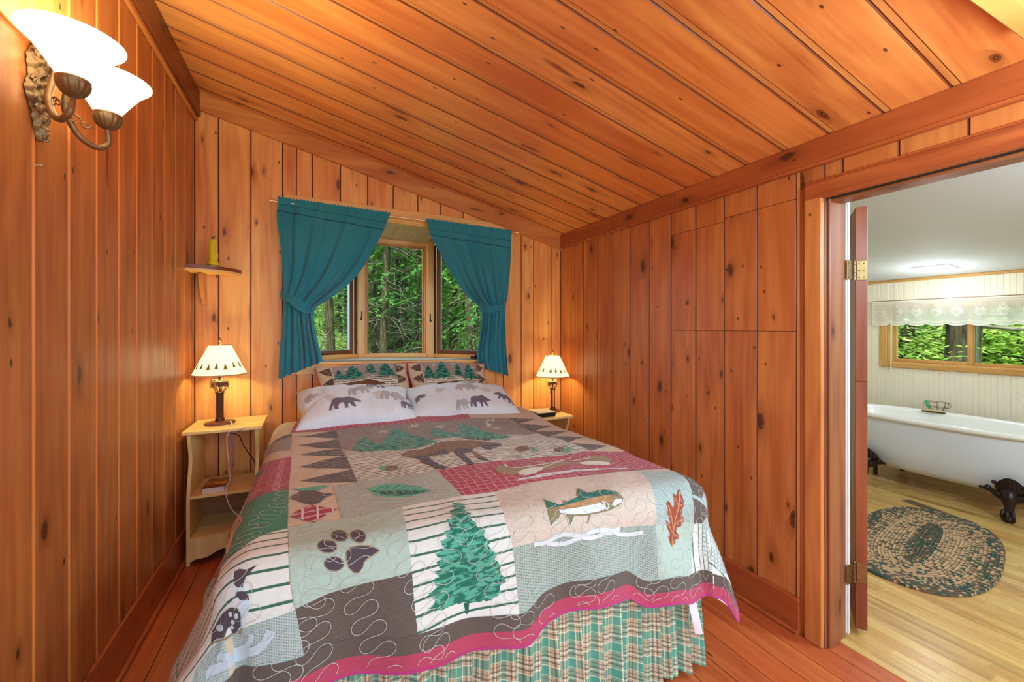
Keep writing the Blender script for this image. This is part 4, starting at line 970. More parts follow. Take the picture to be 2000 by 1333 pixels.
MOTIFS = """
P plaid 1 -|-0.134 2.688 0.106 2.667 0.229 2.689 0.616 2.627 0.859 2.655 0.937 2.694 1.000 3.100 -0.100 3.100
P skyb 1 -|0.105 2.662 0.229 2.689 0.405 2.670 0.619 2.639 0.924 2.690 1.177 2.642 1.202 2.439 1.197 2.222 0.885 2.260 0.579 2.232 0.334 2.199 0.123 2.224 0.115 2.456
P stripe_thin 1 -|0.123 2.224 0.334 2.199 0.579 2.232 0.885 2.260 1.197 2.222 1.246 2.013 1.279 1.803 1.058 1.781 0.871 1.767 0.662 1.754 0.458 1.749 0.287 1.759 0.145 1.772 0.137 1.980
P brown 1 -|-0.092 2.613 -0.046 2.605 0.105 2.662 0.110 2.520 0.005 2.562
P brown 1 -|-0.082 2.445 0.005 2.459 0.107 2.505 0.115 2.302 0.005 2.365
P brown 1 -|-0.069 2.267 0.018 2.289 0.112 2.292 0.121 2.134 0.018 2.192
P brown 1 -|-0.069 2.072 0.025 2.109 0.127 2.135 0.136 1.951 0.032 1.998
P brown 1 -|-0.062 1.866 0.034 1.906 0.139 1.938 0.146 1.769 0.040 1.811
P brown 1 -|1.184 2.641 1.384 2.599 1.205 2.507
P brown 1 -|1.203 2.502 1.423 2.441 1.206 2.304
P brown 1 -|1.203 2.299 1.427 2.250 1.222 2.131
P brown 1 -|1.220 2.127 1.430 2.072 1.246 1.961
P brown 1 -|1.259 1.950 1.428 1.854 1.279 1.799
P plaid 1 -|0.458 1.749 0.662 1.754 0.871 1.767 1.058 1.781 1.232 1.793 1.438 1.748 1.620 1.780 1.660 1.600 1.444 1.465 1.293 1.484 1.075 1.489 0.845 1.490 0.608 1.469 0.482 1.473 0.473 1.591
P weave 1 -|0.057 1.763 0.145 1.772 0.287 1.759 0.458 1.749 0.473 1.591 0.482 1.473 0.382 1.471 0.263 1.467 0.156 1.463 0.074 1.458 0.068 1.598
P sage 1 -|-0.080 1.470 -0.026 1.471 0.074 1.458 0.156 1.463 0.263 1.467 0.250 1.290 0.254 1.195 0.161 1.192 0.028 1.186 -0.050 1.172 -0.064 1.257
P stripe_g 1 -|0.263 1.467 0.382 1.471 0.482 1.473 0.606 1.466 0.571 1.282 0.581 1.201 0.590 1.098 0.591 0.982 0.399 0.996 0.267 1.000 0.259 1.100 0.254 1.195 0.250 1.290
P blush 1 -|0.606 1.466 0.732 1.486 0.845 1.490 1.019 1.488 1.309 1.472 1.234 1.320 1.197 1.240 1.187 1.171 0.993 1.186 0.774 1.193 0.581 1.200 0.571 1.282
P weave_d 1 -|0.581 1.200 0.774 1.193 0.993 1.186 1.187 1.171 1.191 1.064 1.188 0.947 1.080 0.969 0.941 0.970 0.809 0.977 0.686 0.965 0.590 0.964 0.590 1.098
P weave_g 1 -|1.309 1.472 1.457 1.408 1.422 1.290 1.402 1.213 1.406 1.136 1.187 1.171 1.197 1.240 1.234 1.320
P sage 1 -|1.187 1.171 1.406 1.136 1.393 1.028 1.369 0.916 1.277 0.943 1.187 0.940 1.191 1.064
P stripe_v 1 -|1.407 1.136 1.551 1.114 1.640 1.047 1.673 0.931 1.434 0.885 1.369 0.916 1.393 1.028
P weave_g 1 -|1.457 1.408 1.600 1.500 1.950 1.500 1.950 1.240 1.662 1.067 1.640 1.047 1.551 1.114 1.407 1.136 1.402 1.213 1.422 1.290
P weave_g 1 -|1.460 1.250 1.950 1.250 1.950 1.020 1.620 0.980 1.470 1.000
P stripe_g 2 -|1.500 1.000 1.620 0.980 1.800 1.040 1.800 0.900 1.600 0.860 1.500 0.900
P brown 2 -|1.451 1.398 1.620 1.520 1.700 1.440 1.454 1.234 1.407 1.256 1.431 1.308
P brown 2 -|1.401 1.245 1.455 1.214 1.537 1.191 1.457 1.136 1.407 1.134 1.401 1.199
P brown 1 -|-0.050 1.172 0.028 1.186 0.161 1.192 0.254 1.195 0.259 1.100 0.267 1.000 0.268 0.983 0.300 H 0.150 H 0.020 H -0.015 0.971 -0.034 1.082
P plaid_l 1 -|-0.106 2.251 -0.164 2.228 -0.216 2.261 -0.264 2.352 -0.750 2.350 -0.750 1.900 -0.256 1.806 -0.202 1.792 -0.151 1.786 -0.094 1.787
P green 1 -|-0.094 1.787 -0.151 1.786 -0.202 1.792 -0.256 1.806 -0.750 1.900 -0.750 1.660 -0.845 2.064 -0.771 2.105 -0.827 2.398 -0.253 1.392 -0.203 1.391 -0.172 1.415 -0.133 1.446 -0.080 1.461
P stripe_g 1 -|-0.080 1.461 -0.133 1.446 -0.172 1.415 -0.203 1.391 -0.253 1.392 -0.827 2.398 -0.771 2.105 -0.845 2.064 -0.750 1.500 -0.800 1.200 -0.407 1.159 -0.379 1.182 -0.329 1.178 -0.197 1.150 -0.115 1.163 -0.052 1.170 -0.066 1.249
P weave_g 1 -|-0.052 1.170 -0.115 1.163 -0.197 1.150 -0.329 1.178 -0.379 1.182 -0.407 1.159 -0.700 0.900 -0.300 0.750 -0.017 0.971 -0.034 1.082 -0.050 1.172
P grey 1 -|-0.123 2.616 -0.113 2.366 -0.243 2.459 -0.600 2.550 -0.600 2.750 -0.271 2.672 -0.193 2.596
P brown 1 -|-0.126 2.672 -0.123 2.623 -0.193 2.596 -0.271 2.672 -0.245 2.571 -0.242 2.622 -0.196 2.641
P tanline 2 -|0.086 1.329 0.083 1.321 0.079 1.315 0.073 1.313 0.066 1.312 0.058 1.314 0.051 1.319 0.045 1.326 0.041 1.336 0.038 1.348 0.039 1.361 0.041 1.373 0.046 1.382 0.052 1.388 0.059 1.388 0.067 1.385 0.074 1.377 0.080 1.365 0.084 1.352 0.086 1.339
P pad 3 -|0.083 1.330 0.081 1.323 0.077 1.318 0.072 1.316 0.065 1.316 0.059 1.318 0.052 1.322 0.047 1.329 0.043 1.337 0.041 1.348 0.041 1.359 0.043 1.370 0.047 1.378 0.053 1.382 0.059 1.382 0.066 1.379 0.073 1.372 0.078 1.362 0.082 1.351 0.084 1.339
P tanline 2 -|0.131 1.304 0.127 1.299 0.121 1.296 0.114 1.296 0.108 1.299 0.101 1.303 0.096 1.310 0.092 1.318 0.090 1.329 0.091 1.340 0.093 1.352 0.098 1.361 0.104 1.366 0.111 1.366 0.118 1.362 0.124 1.353 0.129 1.341 0.133 1.330 0.134 1.319 0.134 1.311
P pad 3 -|0.129 1.306 0.125 1.301 0.120 1.299 0.114 1.299 0.108 1.302 0.103 1.306 0.098 1.312 0.094 1.319 0.093 1.328 0.093 1.338 0.096 1.348 0.100 1.356 0.105 1.360 0.111 1.360 0.117 1.356 0.123 1.348 0.127 1.339 0.130 1.329 0.132 1.320 0.131 1.312
P tanline 2 -|0.055 1.298 0.053 1.292 0.048 1.287 0.042 1.285 0.034 1.284 0.026 1.286 0.018 1.290 0.011 1.295 0.005 1.302 0.002 1.310 0.002 1.318 0.003 1.326 0.008 1.333 0.014 1.337 0.022 1.338 0.031 1.335 0.039 1.330 0.046 1.322 0.051 1.314 0.054 1.305
P pad 3 -|0.052 1.299 0.050 1.293 0.046 1.289 0.041 1.287 0.034 1.287 0.026 1.289 0.019 1.292 0.012 1.297 0.007 1.303 0.005 1.310 0.004 1.317 0.006 1.324 0.010 1.329 0.015 1.333 0.022 1.333 0.030 1.331 0.038 1.326 0.044 1.320 0.049 1.312 0.052 1.305
P tanline 2 -|0.071 1.251 0.070 1.245 0.066 1.241 0.060 1.238 0.052 1.237 0.044 1.238 0.036 1.240 0.028 1.245 0.023 1.250 0.019 1.256 0.018 1.261 0.019 1.267 0.023 1.272 0.029 1.275 0.036 1.276 0.045 1.275 0.053 1.272 0.060 1.268 0.066 1.263 0.070 1.257
P pad 3 -|0.069 1.251 0.067 1.246 0.064 1.243 0.058 1.240 0.051 1.239 0.044 1.240 0.037 1.243 0.030 1.246 0.025 1.251 0.021 1.256 0.020 1.261 0.021 1.266 0.025 1.270 0.030 1.272 0.037 1.273 0.045 1.273 0.052 1.270 0.059 1.266 0.064 1.262 0.068 1.256
P tanline 2 -|0.074 1.278 0.085 1.292 0.114 1.292 0.145 1.285 0.170 1.267 0.154 1.257 0.135 1.251 0.125 1.245 0.121 1.233 0.108 1.220 0.093 1.224 0.079 1.241 0.074 1.260
P pad 3 -|0.077 1.277 0.087 1.289 0.114 1.289 0.143 1.282 0.166 1.267 0.152 1.261 0.133 1.254 0.122 1.247 0.118 1.234 0.107 1.223 0.095 1.226 0.081 1.242 0.077 1.260
P treeg 2 -|0.445 1.423 0.458 1.417 0.462 1.370 0.450 1.354 0.468 1.333 0.456 1.310 0.470 1.296 0.470 1.280 0.496 1.264 0.489 1.245 0.506 1.235 0.497 1.220 0.507 1.203 0.526 1.193 0.516 1.175 0.544 1.150 0.532 1.138 0.544 1.118 0.555 1.099 0.536 1.091 0.537 1.070 0.527 1.060 0.504 1.048 0.458 1.051 0.436 1.050 0.410 1.057 0.372 1.059 0.351 1.058 0.322 1.063 0.298 1.080 0.323 1.090 0.301 1.120 0.332 1.130 0.318 1.153 0.338 1.156 0.320 1.176 0.343 1.179 0.328 1.203 0.345 1.207 0.326 1.229 0.353 1.233 0.349 1.247 0.345 1.261 0.368 1.263 0.362 1.283 0.382 1.285 0.380 1.322 0.401 1.323 0.402 1.367 0.421 1.375 0.427 1.419
P dgreen 2 -|0.417 1.055 0.435 1.052 0.432 1.020 0.424 1.021
P treel 2 -|0.159 1.698 0.181 1.670 0.198 1.691 0.238 1.698 0.278 1.691 0.313 1.658 0.348 1.624 0.374 1.581 0.388 1.556 0.351 1.546 0.310 1.538 0.264 1.548 0.225 1.573 0.192 1.605 0.178 1.649
P dgreen 3 -|0.185 1.641 0.229 1.632 0.298 1.603 0.388 1.555 0.332 1.550 0.266 1.562 0.215 1.600
R treel 4 0.006|0.201 1.639 0.211 1.602
R treel 4 0.006|0.229 1.627 0.239 1.590
R treel 4 0.006|0.258 1.615 0.266 1.579
R treel 4 0.006|0.286 1.603 0.294 1.567
R treel 4 0.006|0.315 1.591 0.322 1.556
R treel 4 0.006|0.343 1.580 0.350 1.545
R dgreen 4 0.003|0.202 1.649 0.236 1.677
R dgreen 4 0.003|0.229 1.637 0.263 1.669
R dgreen 4 0.003|0.256 1.626 0.291 1.660
R dgreen 4 0.003|0.282 1.615 0.318 1.643
R dgreen 4 0.003|0.309 1.604 0.345 1.629
R dgreen 4 0.003|0.336 1.593 0.371 1.614
P treel 2 -|-0.090 1.792 -0.054 1.784 -0.003 1.786 0.048 1.771 0.010 1.735 -0.035 1.748
P brown 2 -|-0.087 1.704 -0.066 1.740 -0.040 1.759 -0.012 1.740 0.015 1.704 0.059 1.672 0.032 1.655 0.010 1.611 -0.016 1.608 -0.050 1.647
P plaid_w 2 -|-0.079 1.548 -0.048 1.588 -0.011 1.600 0.018 1.567 0.065 1.532 0.029 1.508 -0.007 1.469 -0.042 1.505
P olive 2 -|0.750 1.350 0.762 1.333 0.776 1.313 0.794 1.305 0.810 1.308 0.812 1.321 0.825 1.321 0.830 1.313 0.888 1.330 0.884 1.337 0.921 1.389 0.930 1.382 0.938 1.346 0.948 1.337 0.980 1.343 1.017 1.337 1.048 1.323 1.061 1.308 1.065 1.286 1.055 1.274 1.028 1.261 0.983 1.252 0.935 1.250 0.901 1.251 0.876 1.223 0.874 1.226 0.891 1.249 0.863 1.250 0.836 1.256 0.805 1.224 0.799 1.259 0.804 1.267 0.781 1.271 0.759 1.251 0.732 1.241 0.732 1.273 0.739 1.310
P fishback 3 -|0.751 1.343 0.761 1.330 0.792 1.302 0.828 1.310 0.890 1.328 0.918 1.380 0.933 1.342 0.977 1.339 1.013 1.332 1.045 1.320 1.059 1.304 1.015 1.307 0.958 1.311 0.897 1.308 0.848 1.303 0.786 1.297 0.769 1.298 0.742 1.301
P fishor 3 -|0.785 1.295 0.847 1.301 0.896 1.306 0.957 1.310 1.015 1.307 1.026 1.293 1.004 1.277 0.961 1.285 0.902 1.284 0.844 1.283 0.787 1.286
P white 3 -|0.780 1.285 0.844 1.282 0.901 1.283 0.960 1.284 0.969 1.260 0.938 1.256 0.884 1.256 0.834 1.261 0.782 1.274
P white 3 -|1.021 1.284 1.054 1.284 1.053 1.273 1.012 1.263 1.001 1.268
P white 4 -|0.966 1.288 0.982 1.281 0.990 1.267 0.972 1.254 0.965 1.264
P olive 5 -|0.971 1.282 0.981 1.278 0.984 1.267 0.972 1.258
P brown 4 -|1.051 1.300 1.049 1.299 1.048 1.297 1.046 1.297 1.044 1.296 1.043 1.296 1.042 1.297 1.041 1.297 1.040 1.299 1.041 1.300 1.042 1.301 1.043 1.303 1.045 1.304 1.046 1.305 1.048 1.305 1.049 1.305 1.051 1.305 1.051 1.304 1.052 1.303 1.051 1.301
R white 4 0.003|0.737 1.242 0.761 1.256
R white 4 0.003|0.801 1.257 0.805 1.226 0.832 1.255
R tanline 4 0.002|0.773 1.292 0.742 1.287
R tanline 4 0.002|0.771 1.289 0.739 1.276
R tanline 4 0.002|0.770 1.287 0.737 1.266
R tanline 4 0.002|0.769 1.284 0.736 1.257
R tanline 4 0.002|0.768 1.282 0.735 1.247
R white 3 0.016|0.660 1.191 0.698 1.186 0.725 1.189 0.749 1.199 0.777 1.204 0.820 1.195 0.856 1.182 0.886 1.177 0.916 1.176 0.951 1.180 0.990 1.174 1.030 1.156 1.075 1.148 1.131 1.149
R white 3 0.016|0.715 1.182 0.749 1.172 0.784 1.169 0.820 1.177 0.849 1.187 0.886 1.196 0.924 1.196 0.955 1.190 0.990 1.178 1.026 1.179
P rust 2 -|1.264 1.076 1.254 1.092 1.247 1.120 1.260 1.120 1.250 1.140 1.243 1.154 1.239 1.182 1.257 1.166 1.264 1.165 1.253 1.194 1.244 1.213 1.255 1.213 1.254 1.239 1.267 1.249 1.277 1.239 1.284 1.219 1.293 1.227 1.309 1.273 1.320 1.261 1.342 1.279 1.357 1.285 1.350 1.260 1.349 1.230 1.336 1.208 1.332 1.196 1.327 1.182 1.346 1.171 1.350 1.158 1.336 1.150 1.328 1.136 1.307 1.139 1.297 1.125 1.313 1.109 1.311 1.093 1.284 1.097 1.292 1.086 1.271 1.079
R leafvein 3 0.006|1.264 1.077 1.274 1.116 1.285 1.155 1.299 1.193 1.326 1.243 1.347 1.275
R leafvein 3 0.005|1.279 1.135 1.267 1.198 1.261 1.232
R leafvein 3 0.005|1.285 1.155 1.313 1.164 1.346 1.162
R leafvein 3 0.005|1.274 1.122 1.305 1.104
R leafvein 3 0.005|1.272 1.129 1.257 1.152 1.246 1.171
R leafvein 3 0.004|1.309 1.219 1.337 1.225
R leafvein 3 0.004|1.314 1.225 1.305 1.256
R leafvein 3 0.004|1.271 1.184 1.252 1.201
R leafvein 3 0.004|1.322 1.163 1.334 1.173
R leafvein 3 0.004|1.322 1.163 1.336 1.153
P canoe 2 -|0.690 1.662 0.720 1.694 0.749 1.699 0.743 1.657 0.767 1.636 0.826 1.636 0.902 1.646 0.982 1.675 1.032 1.668 1.099 1.642 1.181 1.678 1.246 1.734 1.298 1.713 1.291 1.644 1.259 1.611 1.154 1.599 1.095 1.636 1.026 1.640 0.928 1.600 0.858 1.584 0.784 1.572 0.730 1.578 0.694 1.600 0.683 1.633
R cream 3 0.012|0.756 1.708 0.748 1.669 0.772 1.646 0.820 1.644 0.876 1.654 0.946 1.678 1.028 1.697 1.088 1.685 1.147 1.687 1.197 1.700 1.218 1.718
P cream 3 -|0.760 1.585 0.796 1.615 0.843 1.631 0.887 1.637 0.906 1.625 0.877 1.590 0.825 1.559 0.782 1.550 0.761 1.562
R cream 3 0.009|0.901 1.625 0.957 1.659 1.045 1.706 1.117 1.729
P cream 3 -|1.107 1.655 1.153 1.654 1.201 1.640 1.251 1.612 1.237 1.586 1.208 1.578 1.130 1.605 1.105 1.626
R cream 3 0.008|0.853 1.732 0.899 1.717 0.963 1.689 1.037 1.675 1.103 1.648
R white 2 0.013|0.734 1.527 0.789 1.525 0.856 1.543 0.934 1.549 1.015 1.556 1.113 1.541 1.190 1.533 1.280 1.523
R white 2 0.01|0.771 1.526 0.825 1.523 0.898 1.531 0.996 1.543 1.067 1.554 1.143 1.553
P moose 3 -|0.366 2.051 0.404 2.088 0.463 2.082 0.520 2.107 0.568 2.149 0.623 2.171 0.697 2.155 0.774 2.128 0.841 2.074 0.885 2.038 0.868 2.002 0.822 1.985 0.793 1.956 0.764 1.966 0.758 2.007 0.711 1.985 0.676 1.969 0.610 1.966 0.556 1.951 0.505 1.947 0.456 1.942 0.404 1.965 0.379 2.009
P pad 4 -|0.397 2.002 0.455 1.994 0.471 1.927 0.478 1.860 0.490 1.801 0.513 1.762 0.491 1.742 0.461 1.776 0.445 1.850 0.423 1.883 0.430 1.936
P pad 4 -|0.626 2.016 0.678 1.996 0.703 1.969 0.678 1.922 0.634 1.921 0.630 1.854 0.630 1.798 0.625 1.745 0.601 1.748 0.598 1.810 0.599 1.891 0.598 1.943
P pad 4 -|0.773 2.085 0.796 2.034 0.829 2.046 0.876 2.052 0.879 2.019 0.832 1.982 0.790 1.947 0.761 1.957 0.758 2.007
P pad 4 -|0.456 1.976 0.517 1.994 0.568 2.030 0.574 1.945 0.527 1.937
P pad 4 -|0.695 1.821 0.707 1.775 0.679 1.778 0.671 1.830
P moose 3 -|0.438 1.949 0.471 1.927 0.478 1.860 0.448 1.833 0.427 1.858
P moose 3 -|0.685 1.957 0.698 1.905 0.703 1.835 0.707 1.775 0.679 1.786 0.669 1.839
R cream 3 0.008|0.455 2.105 0.513 2.130 0.563 2.172 0.604 2.200 0.710 2.195
R brown 5 0.006|0.735 2.164 0.812 2.149 0.857 2.113
R brown 5 0.008|0.739 2.151 0.754 2.203
R brown 5 0.008|0.765 2.142 0.781 2.194
R brown 5 0.008|0.791 2.134 0.807 2.186
R brown 5 0.008|0.825 2.122 0.842 2.175
R brown 5 0.008|0.844 2.117 0.861 2.169
P treeg 2 -|0.158 2.216 0.173 2.266 0.171 2.298 0.200 2.357 0.198 2.391 0.220 2.426 0.239 2.488 0.253 2.469 0.260 2.384 0.276 2.343 0.284 2.284 0.303 2.255 0.322 2.331 0.350 2.399 0.380 2.471 0.399 2.534 0.425 2.570 0.444 2.540 0.459 2.462 0.477 2.405 0.499 2.347 0.523 2.289 0.551 2.232 0.589 2.185 0.556 2.144 0.499 2.126 0.444 2.110 0.371 2.122 0.279 2.165 0.209 2.180
P treeg 2 -|0.566 2.295 0.606 2.418 0.630 2.490 0.655 2.467 0.669 2.394 0.694 2.334 0.745 2.303 0.737 2.233 0.665 2.234 0.616 2.264
P treeg 2 -|0.722 2.250 0.764 2.361 0.784 2.452 0.821 2.548 0.840 2.543 0.855 2.488 0.882 2.422 0.902 2.346 0.932 2.299 0.970 2.236 1.007 2.189 0.950 2.154 0.882 2.139 0.821 2.135 0.763 2.177 0.724 2.191
R cream 2 0.009|0.320 2.546 0.387 2.534
R cream 2 0.009|0.327 2.515 0.380 2.565
R cream 2 0.009|0.339 2.578 0.368 2.502
R cream 2 0.009|0.503 2.582 0.575 2.573
R cream 2 0.009|0.509 2.551 0.570 2.606
R cream 2 0.009|0.526 2.618 0.552 2.538
R cream 2 0.009|0.637 2.505 0.711 2.498
R cream 2 0.009|0.640 2.469 0.708 2.531
R cream 2 0.009|0.662 2.541 0.684 2.456
R cream 2 0.009|1.000 2.591 1.088 2.592
R cream 2 0.009|1.002 2.558 1.088 2.630
R cream 2 0.009|1.035 2.634 1.052 2.550
R cream 2 0.009|0.962 2.406 1.043 2.404
R cream 2 0.009|0.961 2.370 1.046 2.442
R cream 2 0.009|0.997 2.450 1.007 2.361
P cream 2 -|0.982 2.590 0.997 2.548 1.011 2.494 0.988 2.453 0.960 2.452 0.982 2.500 0.991 2.549
P moose 2 -|0.322 1.870 0.320 1.860 0.315 1.852 0.308 1.846 0.299 1.843 0.291 1.843 0.283 1.845 0.276 1.851 0.271 1.858 0.268 1.867 0.268 1.876 0.270 1.886 0.275 1.895 0.282 1.901 0.290 1.904 0.299 1.905 0.307 1.902 0.314 1.897 0.320 1.889 0.322 1.880
R treel 3 0.005|0.258 1.883 0.286 1.870
R treel 3 0.005|0.258 1.883 0.271 1.843
R treel 3 0.005|0.258 1.883 0.246 1.848
R treel 3 0.005|0.258 1.883 0.230 1.878
R treel 3 0.005|0.258 1.883 0.235 1.914
R treel 3 0.005|0.258 1.883 0.257 1.927
R treel 3 0.005|0.258 1.883 0.280 1.907
R brown 3 0.003|0.282 1.905 0.279 1.855
R brown 3 0.003|0.297 1.899 0.293 1.849
R brown 3 0.003|0.311 1.892 0.307 1.842
P moose 2 -|0.996 1.936 0.988 1.923 0.976 1.911 0.962 1.901 0.948 1.895 0.934 1.892 0.922 1.894 0.913 1.899 0.908 1.908 0.907 1.920 0.911 1.933 0.919 1.946 0.931 1.959 0.945 1.969 0.959 1.976 0.974 1.979 0.987 1.978 0.996 1.972 1.001 1.963 1.001 1.950
R treel 3 0.005|1.005 1.910 1.041 1.900
R treel 3 0.005|1.005 1.910 1.006 1.863
R treel 3 0.005|1.005 1.910 0.971 1.863
R treel 3 0.005|1.005 1.910 0.962 1.897
R treel 3 0.005|1.005 1.910 0.985 1.942
R treel 3 0.005|1.005 1.910 1.025 1.965
R treel 3 0.005|1.005 1.910 1.051 1.945
R brown 3 0.003|0.948 1.972 0.923 1.909
R brown 3 0.003|0.966 1.967 0.941 1.904
R brown 3 0.003|0.984 1.961 0.959 1.899
P moose 2 -|1.164 1.869 1.156 1.859 1.147 1.851 1.135 1.843 1.124 1.838 1.113 1.836 1.104 1.837 1.098 1.841 1.095 1.847 1.095 1.855 1.098 1.865 1.105 1.874 1.115 1.884 1.126 1.891 1.138 1.896 1.149 1.899 1.159 1.898 1.165 1.894 1.169 1.887 1.168 1.879
R treel 3 0.005|1.168 1.848 1.206 1.839
R treel 3 0.005|1.168 1.848 1.166 1.802
R treel 3 0.005|1.168 1.848 1.129 1.801
R treel 3 0.005|1.168 1.848 1.121 1.834
R treel 3 0.005|1.168 1.848 1.149 1.879
R treel 3 0.005|1.168 1.848 1.193 1.901
R treel 3 0.005|1.168 1.848 1.219 1.883
R brown 3 0.003|1.128 1.904 1.097 1.841
R brown 3 0.003|1.147 1.899 1.116 1.836
R brown 3 0.003|1.166 1.893 1.134 1.831
P barkp 2 -|-0.735 2.906 -0.223 1.653 -0.223 1.601 -0.240 1.584 -0.244 1.512 -0.239 1.442 -0.793 2.539 -0.838 2.629 -0.753 2.568 -0.850 2.900 -0.793 2.903 -0.781 2.969
R pad 3 0.012|-0.740 2.865 -0.801 2.900 -0.837 2.893
R pad 3 0.012|-0.272 1.691 -0.772 2.689 -0.763 2.570
R pad 3 0.012|-0.801 2.859 -0.774 2.694 -0.819 2.659
R pad 3 0.012|-0.243 1.680 -0.238 1.623 -0.258 1.623
P pad 2 -|-0.198 1.280 -0.197 1.297 -0.184 1.297 -0.169 1.288 -0.164 1.274 -0.170 1.260 -0.174 1.248 -0.190 1.254 -0.198 1.267
P pad 2 -|-0.169 1.286 -0.142 1.292 -0.156 1.278 -0.164 1.272
P bluew 2 -|-0.193 1.255 -0.172 1.248 -0.169 1.239 -0.190 1.244
P pad 2 -|-0.193 1.245 -0.172 1.239 -0.158 1.227 -0.155 1.217 -0.182 1.222 -0.191 1.235
P bluew 2 -|-0.187 1.225 -0.155 1.215 -0.158 1.191 -0.172 1.169 -0.197 1.150 -0.207 1.157 -0.185 1.176 -0.187 1.207
P canoe 2 -|-0.328 1.193 -0.276 1.168 -0.214 1.145 -0.189 1.156 -0.184 1.185 -0.195 1.141 -0.253 1.154 -0.324 1.185
P pad 3 -|-0.323 1.196 -0.313 1.217 -0.286 1.219 -0.252 1.220 -0.219 1.218 -0.193 1.207 -0.186 1.185 -0.191 1.161 -0.221 1.150 -0.276 1.170
P bluew 4 -|-0.256 1.186 -0.257 1.184 -0.261 1.183 -0.265 1.184 -0.271 1.186 -0.276 1.189 -0.281 1.193 -0.285 1.198 -0.289 1.203 -0.291 1.206 -0.291 1.209 -0.289 1.211 -0.285 1.211 -0.280 1.209 -0.275 1.207 -0.269 1.204 -0.264 1.200 -0.260 1.196 -0.257 1.192 -0.256 1.188
P bluew 4 -|-0.216 1.199 -0.217 1.198 -0.219 1.197 -0.221 1.196 -0.224 1.196 -0.226 1.197 -0.229 1.198 -0.230 1.200 -0.231 1.203 -0.232 1.205 -0.231 1.207 -0.230 1.208 -0.228 1.209 -0.225 1.210 -0.223 1.210 -0.220 1.209 -0.218 1.208 -0.217 1.206 -0.216 1.204 -0.215 1.202
P bluew 4 -|-0.194 1.188 -0.195 1.185 -0.197 1.184 -0.199 1.183 -0.201 1.183 -0.203 1.183 -0.206 1.184 -0.208 1.186 -0.209 1.188 -0.209 1.191 -0.209 1.193 -0.208 1.195 -0.206 1.197 -0.204 1.197 -0.202 1.198 -0.199 1.197 -0.197 1.196 -0.195 1.195 -0.194 1.192 -0.194 1.190
P bluew 4 -|-0.213 1.177 -0.214 1.175 -0.216 1.174 -0.218 1.174 -0.221 1.174 -0.224 1.175 -0.227 1.176 -0.229 1.178 -0.230 1.181 -0.231 1.183 -0.231 1.185 -0.230 1.186 -0.228 1.187 -0.225 1.188 -0.222 1.187 -0.220 1.186 -0.217 1.185 -0.215 1.183 -0.213 1.181 -0.213 1.179
P bluew 4 -|-0.223 1.167 -0.223 1.165 -0.225 1.164 -0.227 1.164 -0.230 1.165 -0.233 1.166 -0.235 1.167 -0.238 1.169 -0.239 1.171 -0.240 1.173 -0.240 1.174 -0.239 1.176 -0.237 1.176 -0.235 1.176 -0.232 1.176 -0.230 1.175 -0.227 1.173 -0.225 1.172 -0.223 1.170 -0.223 1.168
R bluew 3 0.022|-0.354 1.127 -0.341 1.129 -0.288 1.105 -0.208 1.083 -0.137 1.094 -0.115 1.113 -0.104 1.135
R bluew 3 0.018|-0.304 1.136 -0.284 1.134 -0.285 1.126 -0.231 1.104 -0.179 1.103 -0.153 1.119 -0.153 1.136
R cream 3 0.006|-0.699 2.917 -0.263 1.902 -0.223 1.875 -0.187 1.847
R cream 3 0.006|-0.261 1.906 -0.248 1.981 -0.248 2.125 -0.216 2.158
P dgreen 2 -|-0.212 2.162 -0.215 2.086 -0.243 2.101 -0.235 2.069 -0.275 2.262
"""

HEM = [(-1.2, 1.03), (-.8, 1.0), (.04, .954), (.25, .93), (.39, .915), (.532, .907), (.61, .897), (.72, .925), (.821, .938), (.92, .936), (1.044, .922), (1.15, .868), (1.254, .874), (1.36, .85), (1.55, .86), (1.75, .90), (2.2, .92)]
def hem_b(a):
    for (p, q) in zip(HEM, HEM[1:]):
        if a <= q[0]:
            t = (a - p[0]) / (q[0] - p[0]); return lerp(p[1], q[1], t * t * (3 - 2 * t))
    return HEM[-1][1]


def QS(a, b, off):
    p = Vector(q_base(a, b)); e = .004; da = Vector(q_base(a + e, b)) - p; db = Vector(q_base(a, b + e)) - p; n = da.cross(db)
    n = n.normalized() if n.length > 1e-12 else Vector((0, 0, 1))
    w = .012 * noise.noise((a * 2.3, b * 2.3, 1.)) + .0045 * noise.noise((a * 8, b * 8, 4.))
    hang = max(0, -.5 * (b - QYF)) if b < QYF else 0
    if a < QXL: hang = max(hang, .5 * (QXL - a))
    if a > QXR: hang = max(hang, .5 * (a - QXR))
    w += min(.02, hang * .16) * math.sin(a * 19 + b * 3 if b < QYF + .05 and QXL < a < QXR else b * 13 + a * 4)
    return p + n * (w + off)


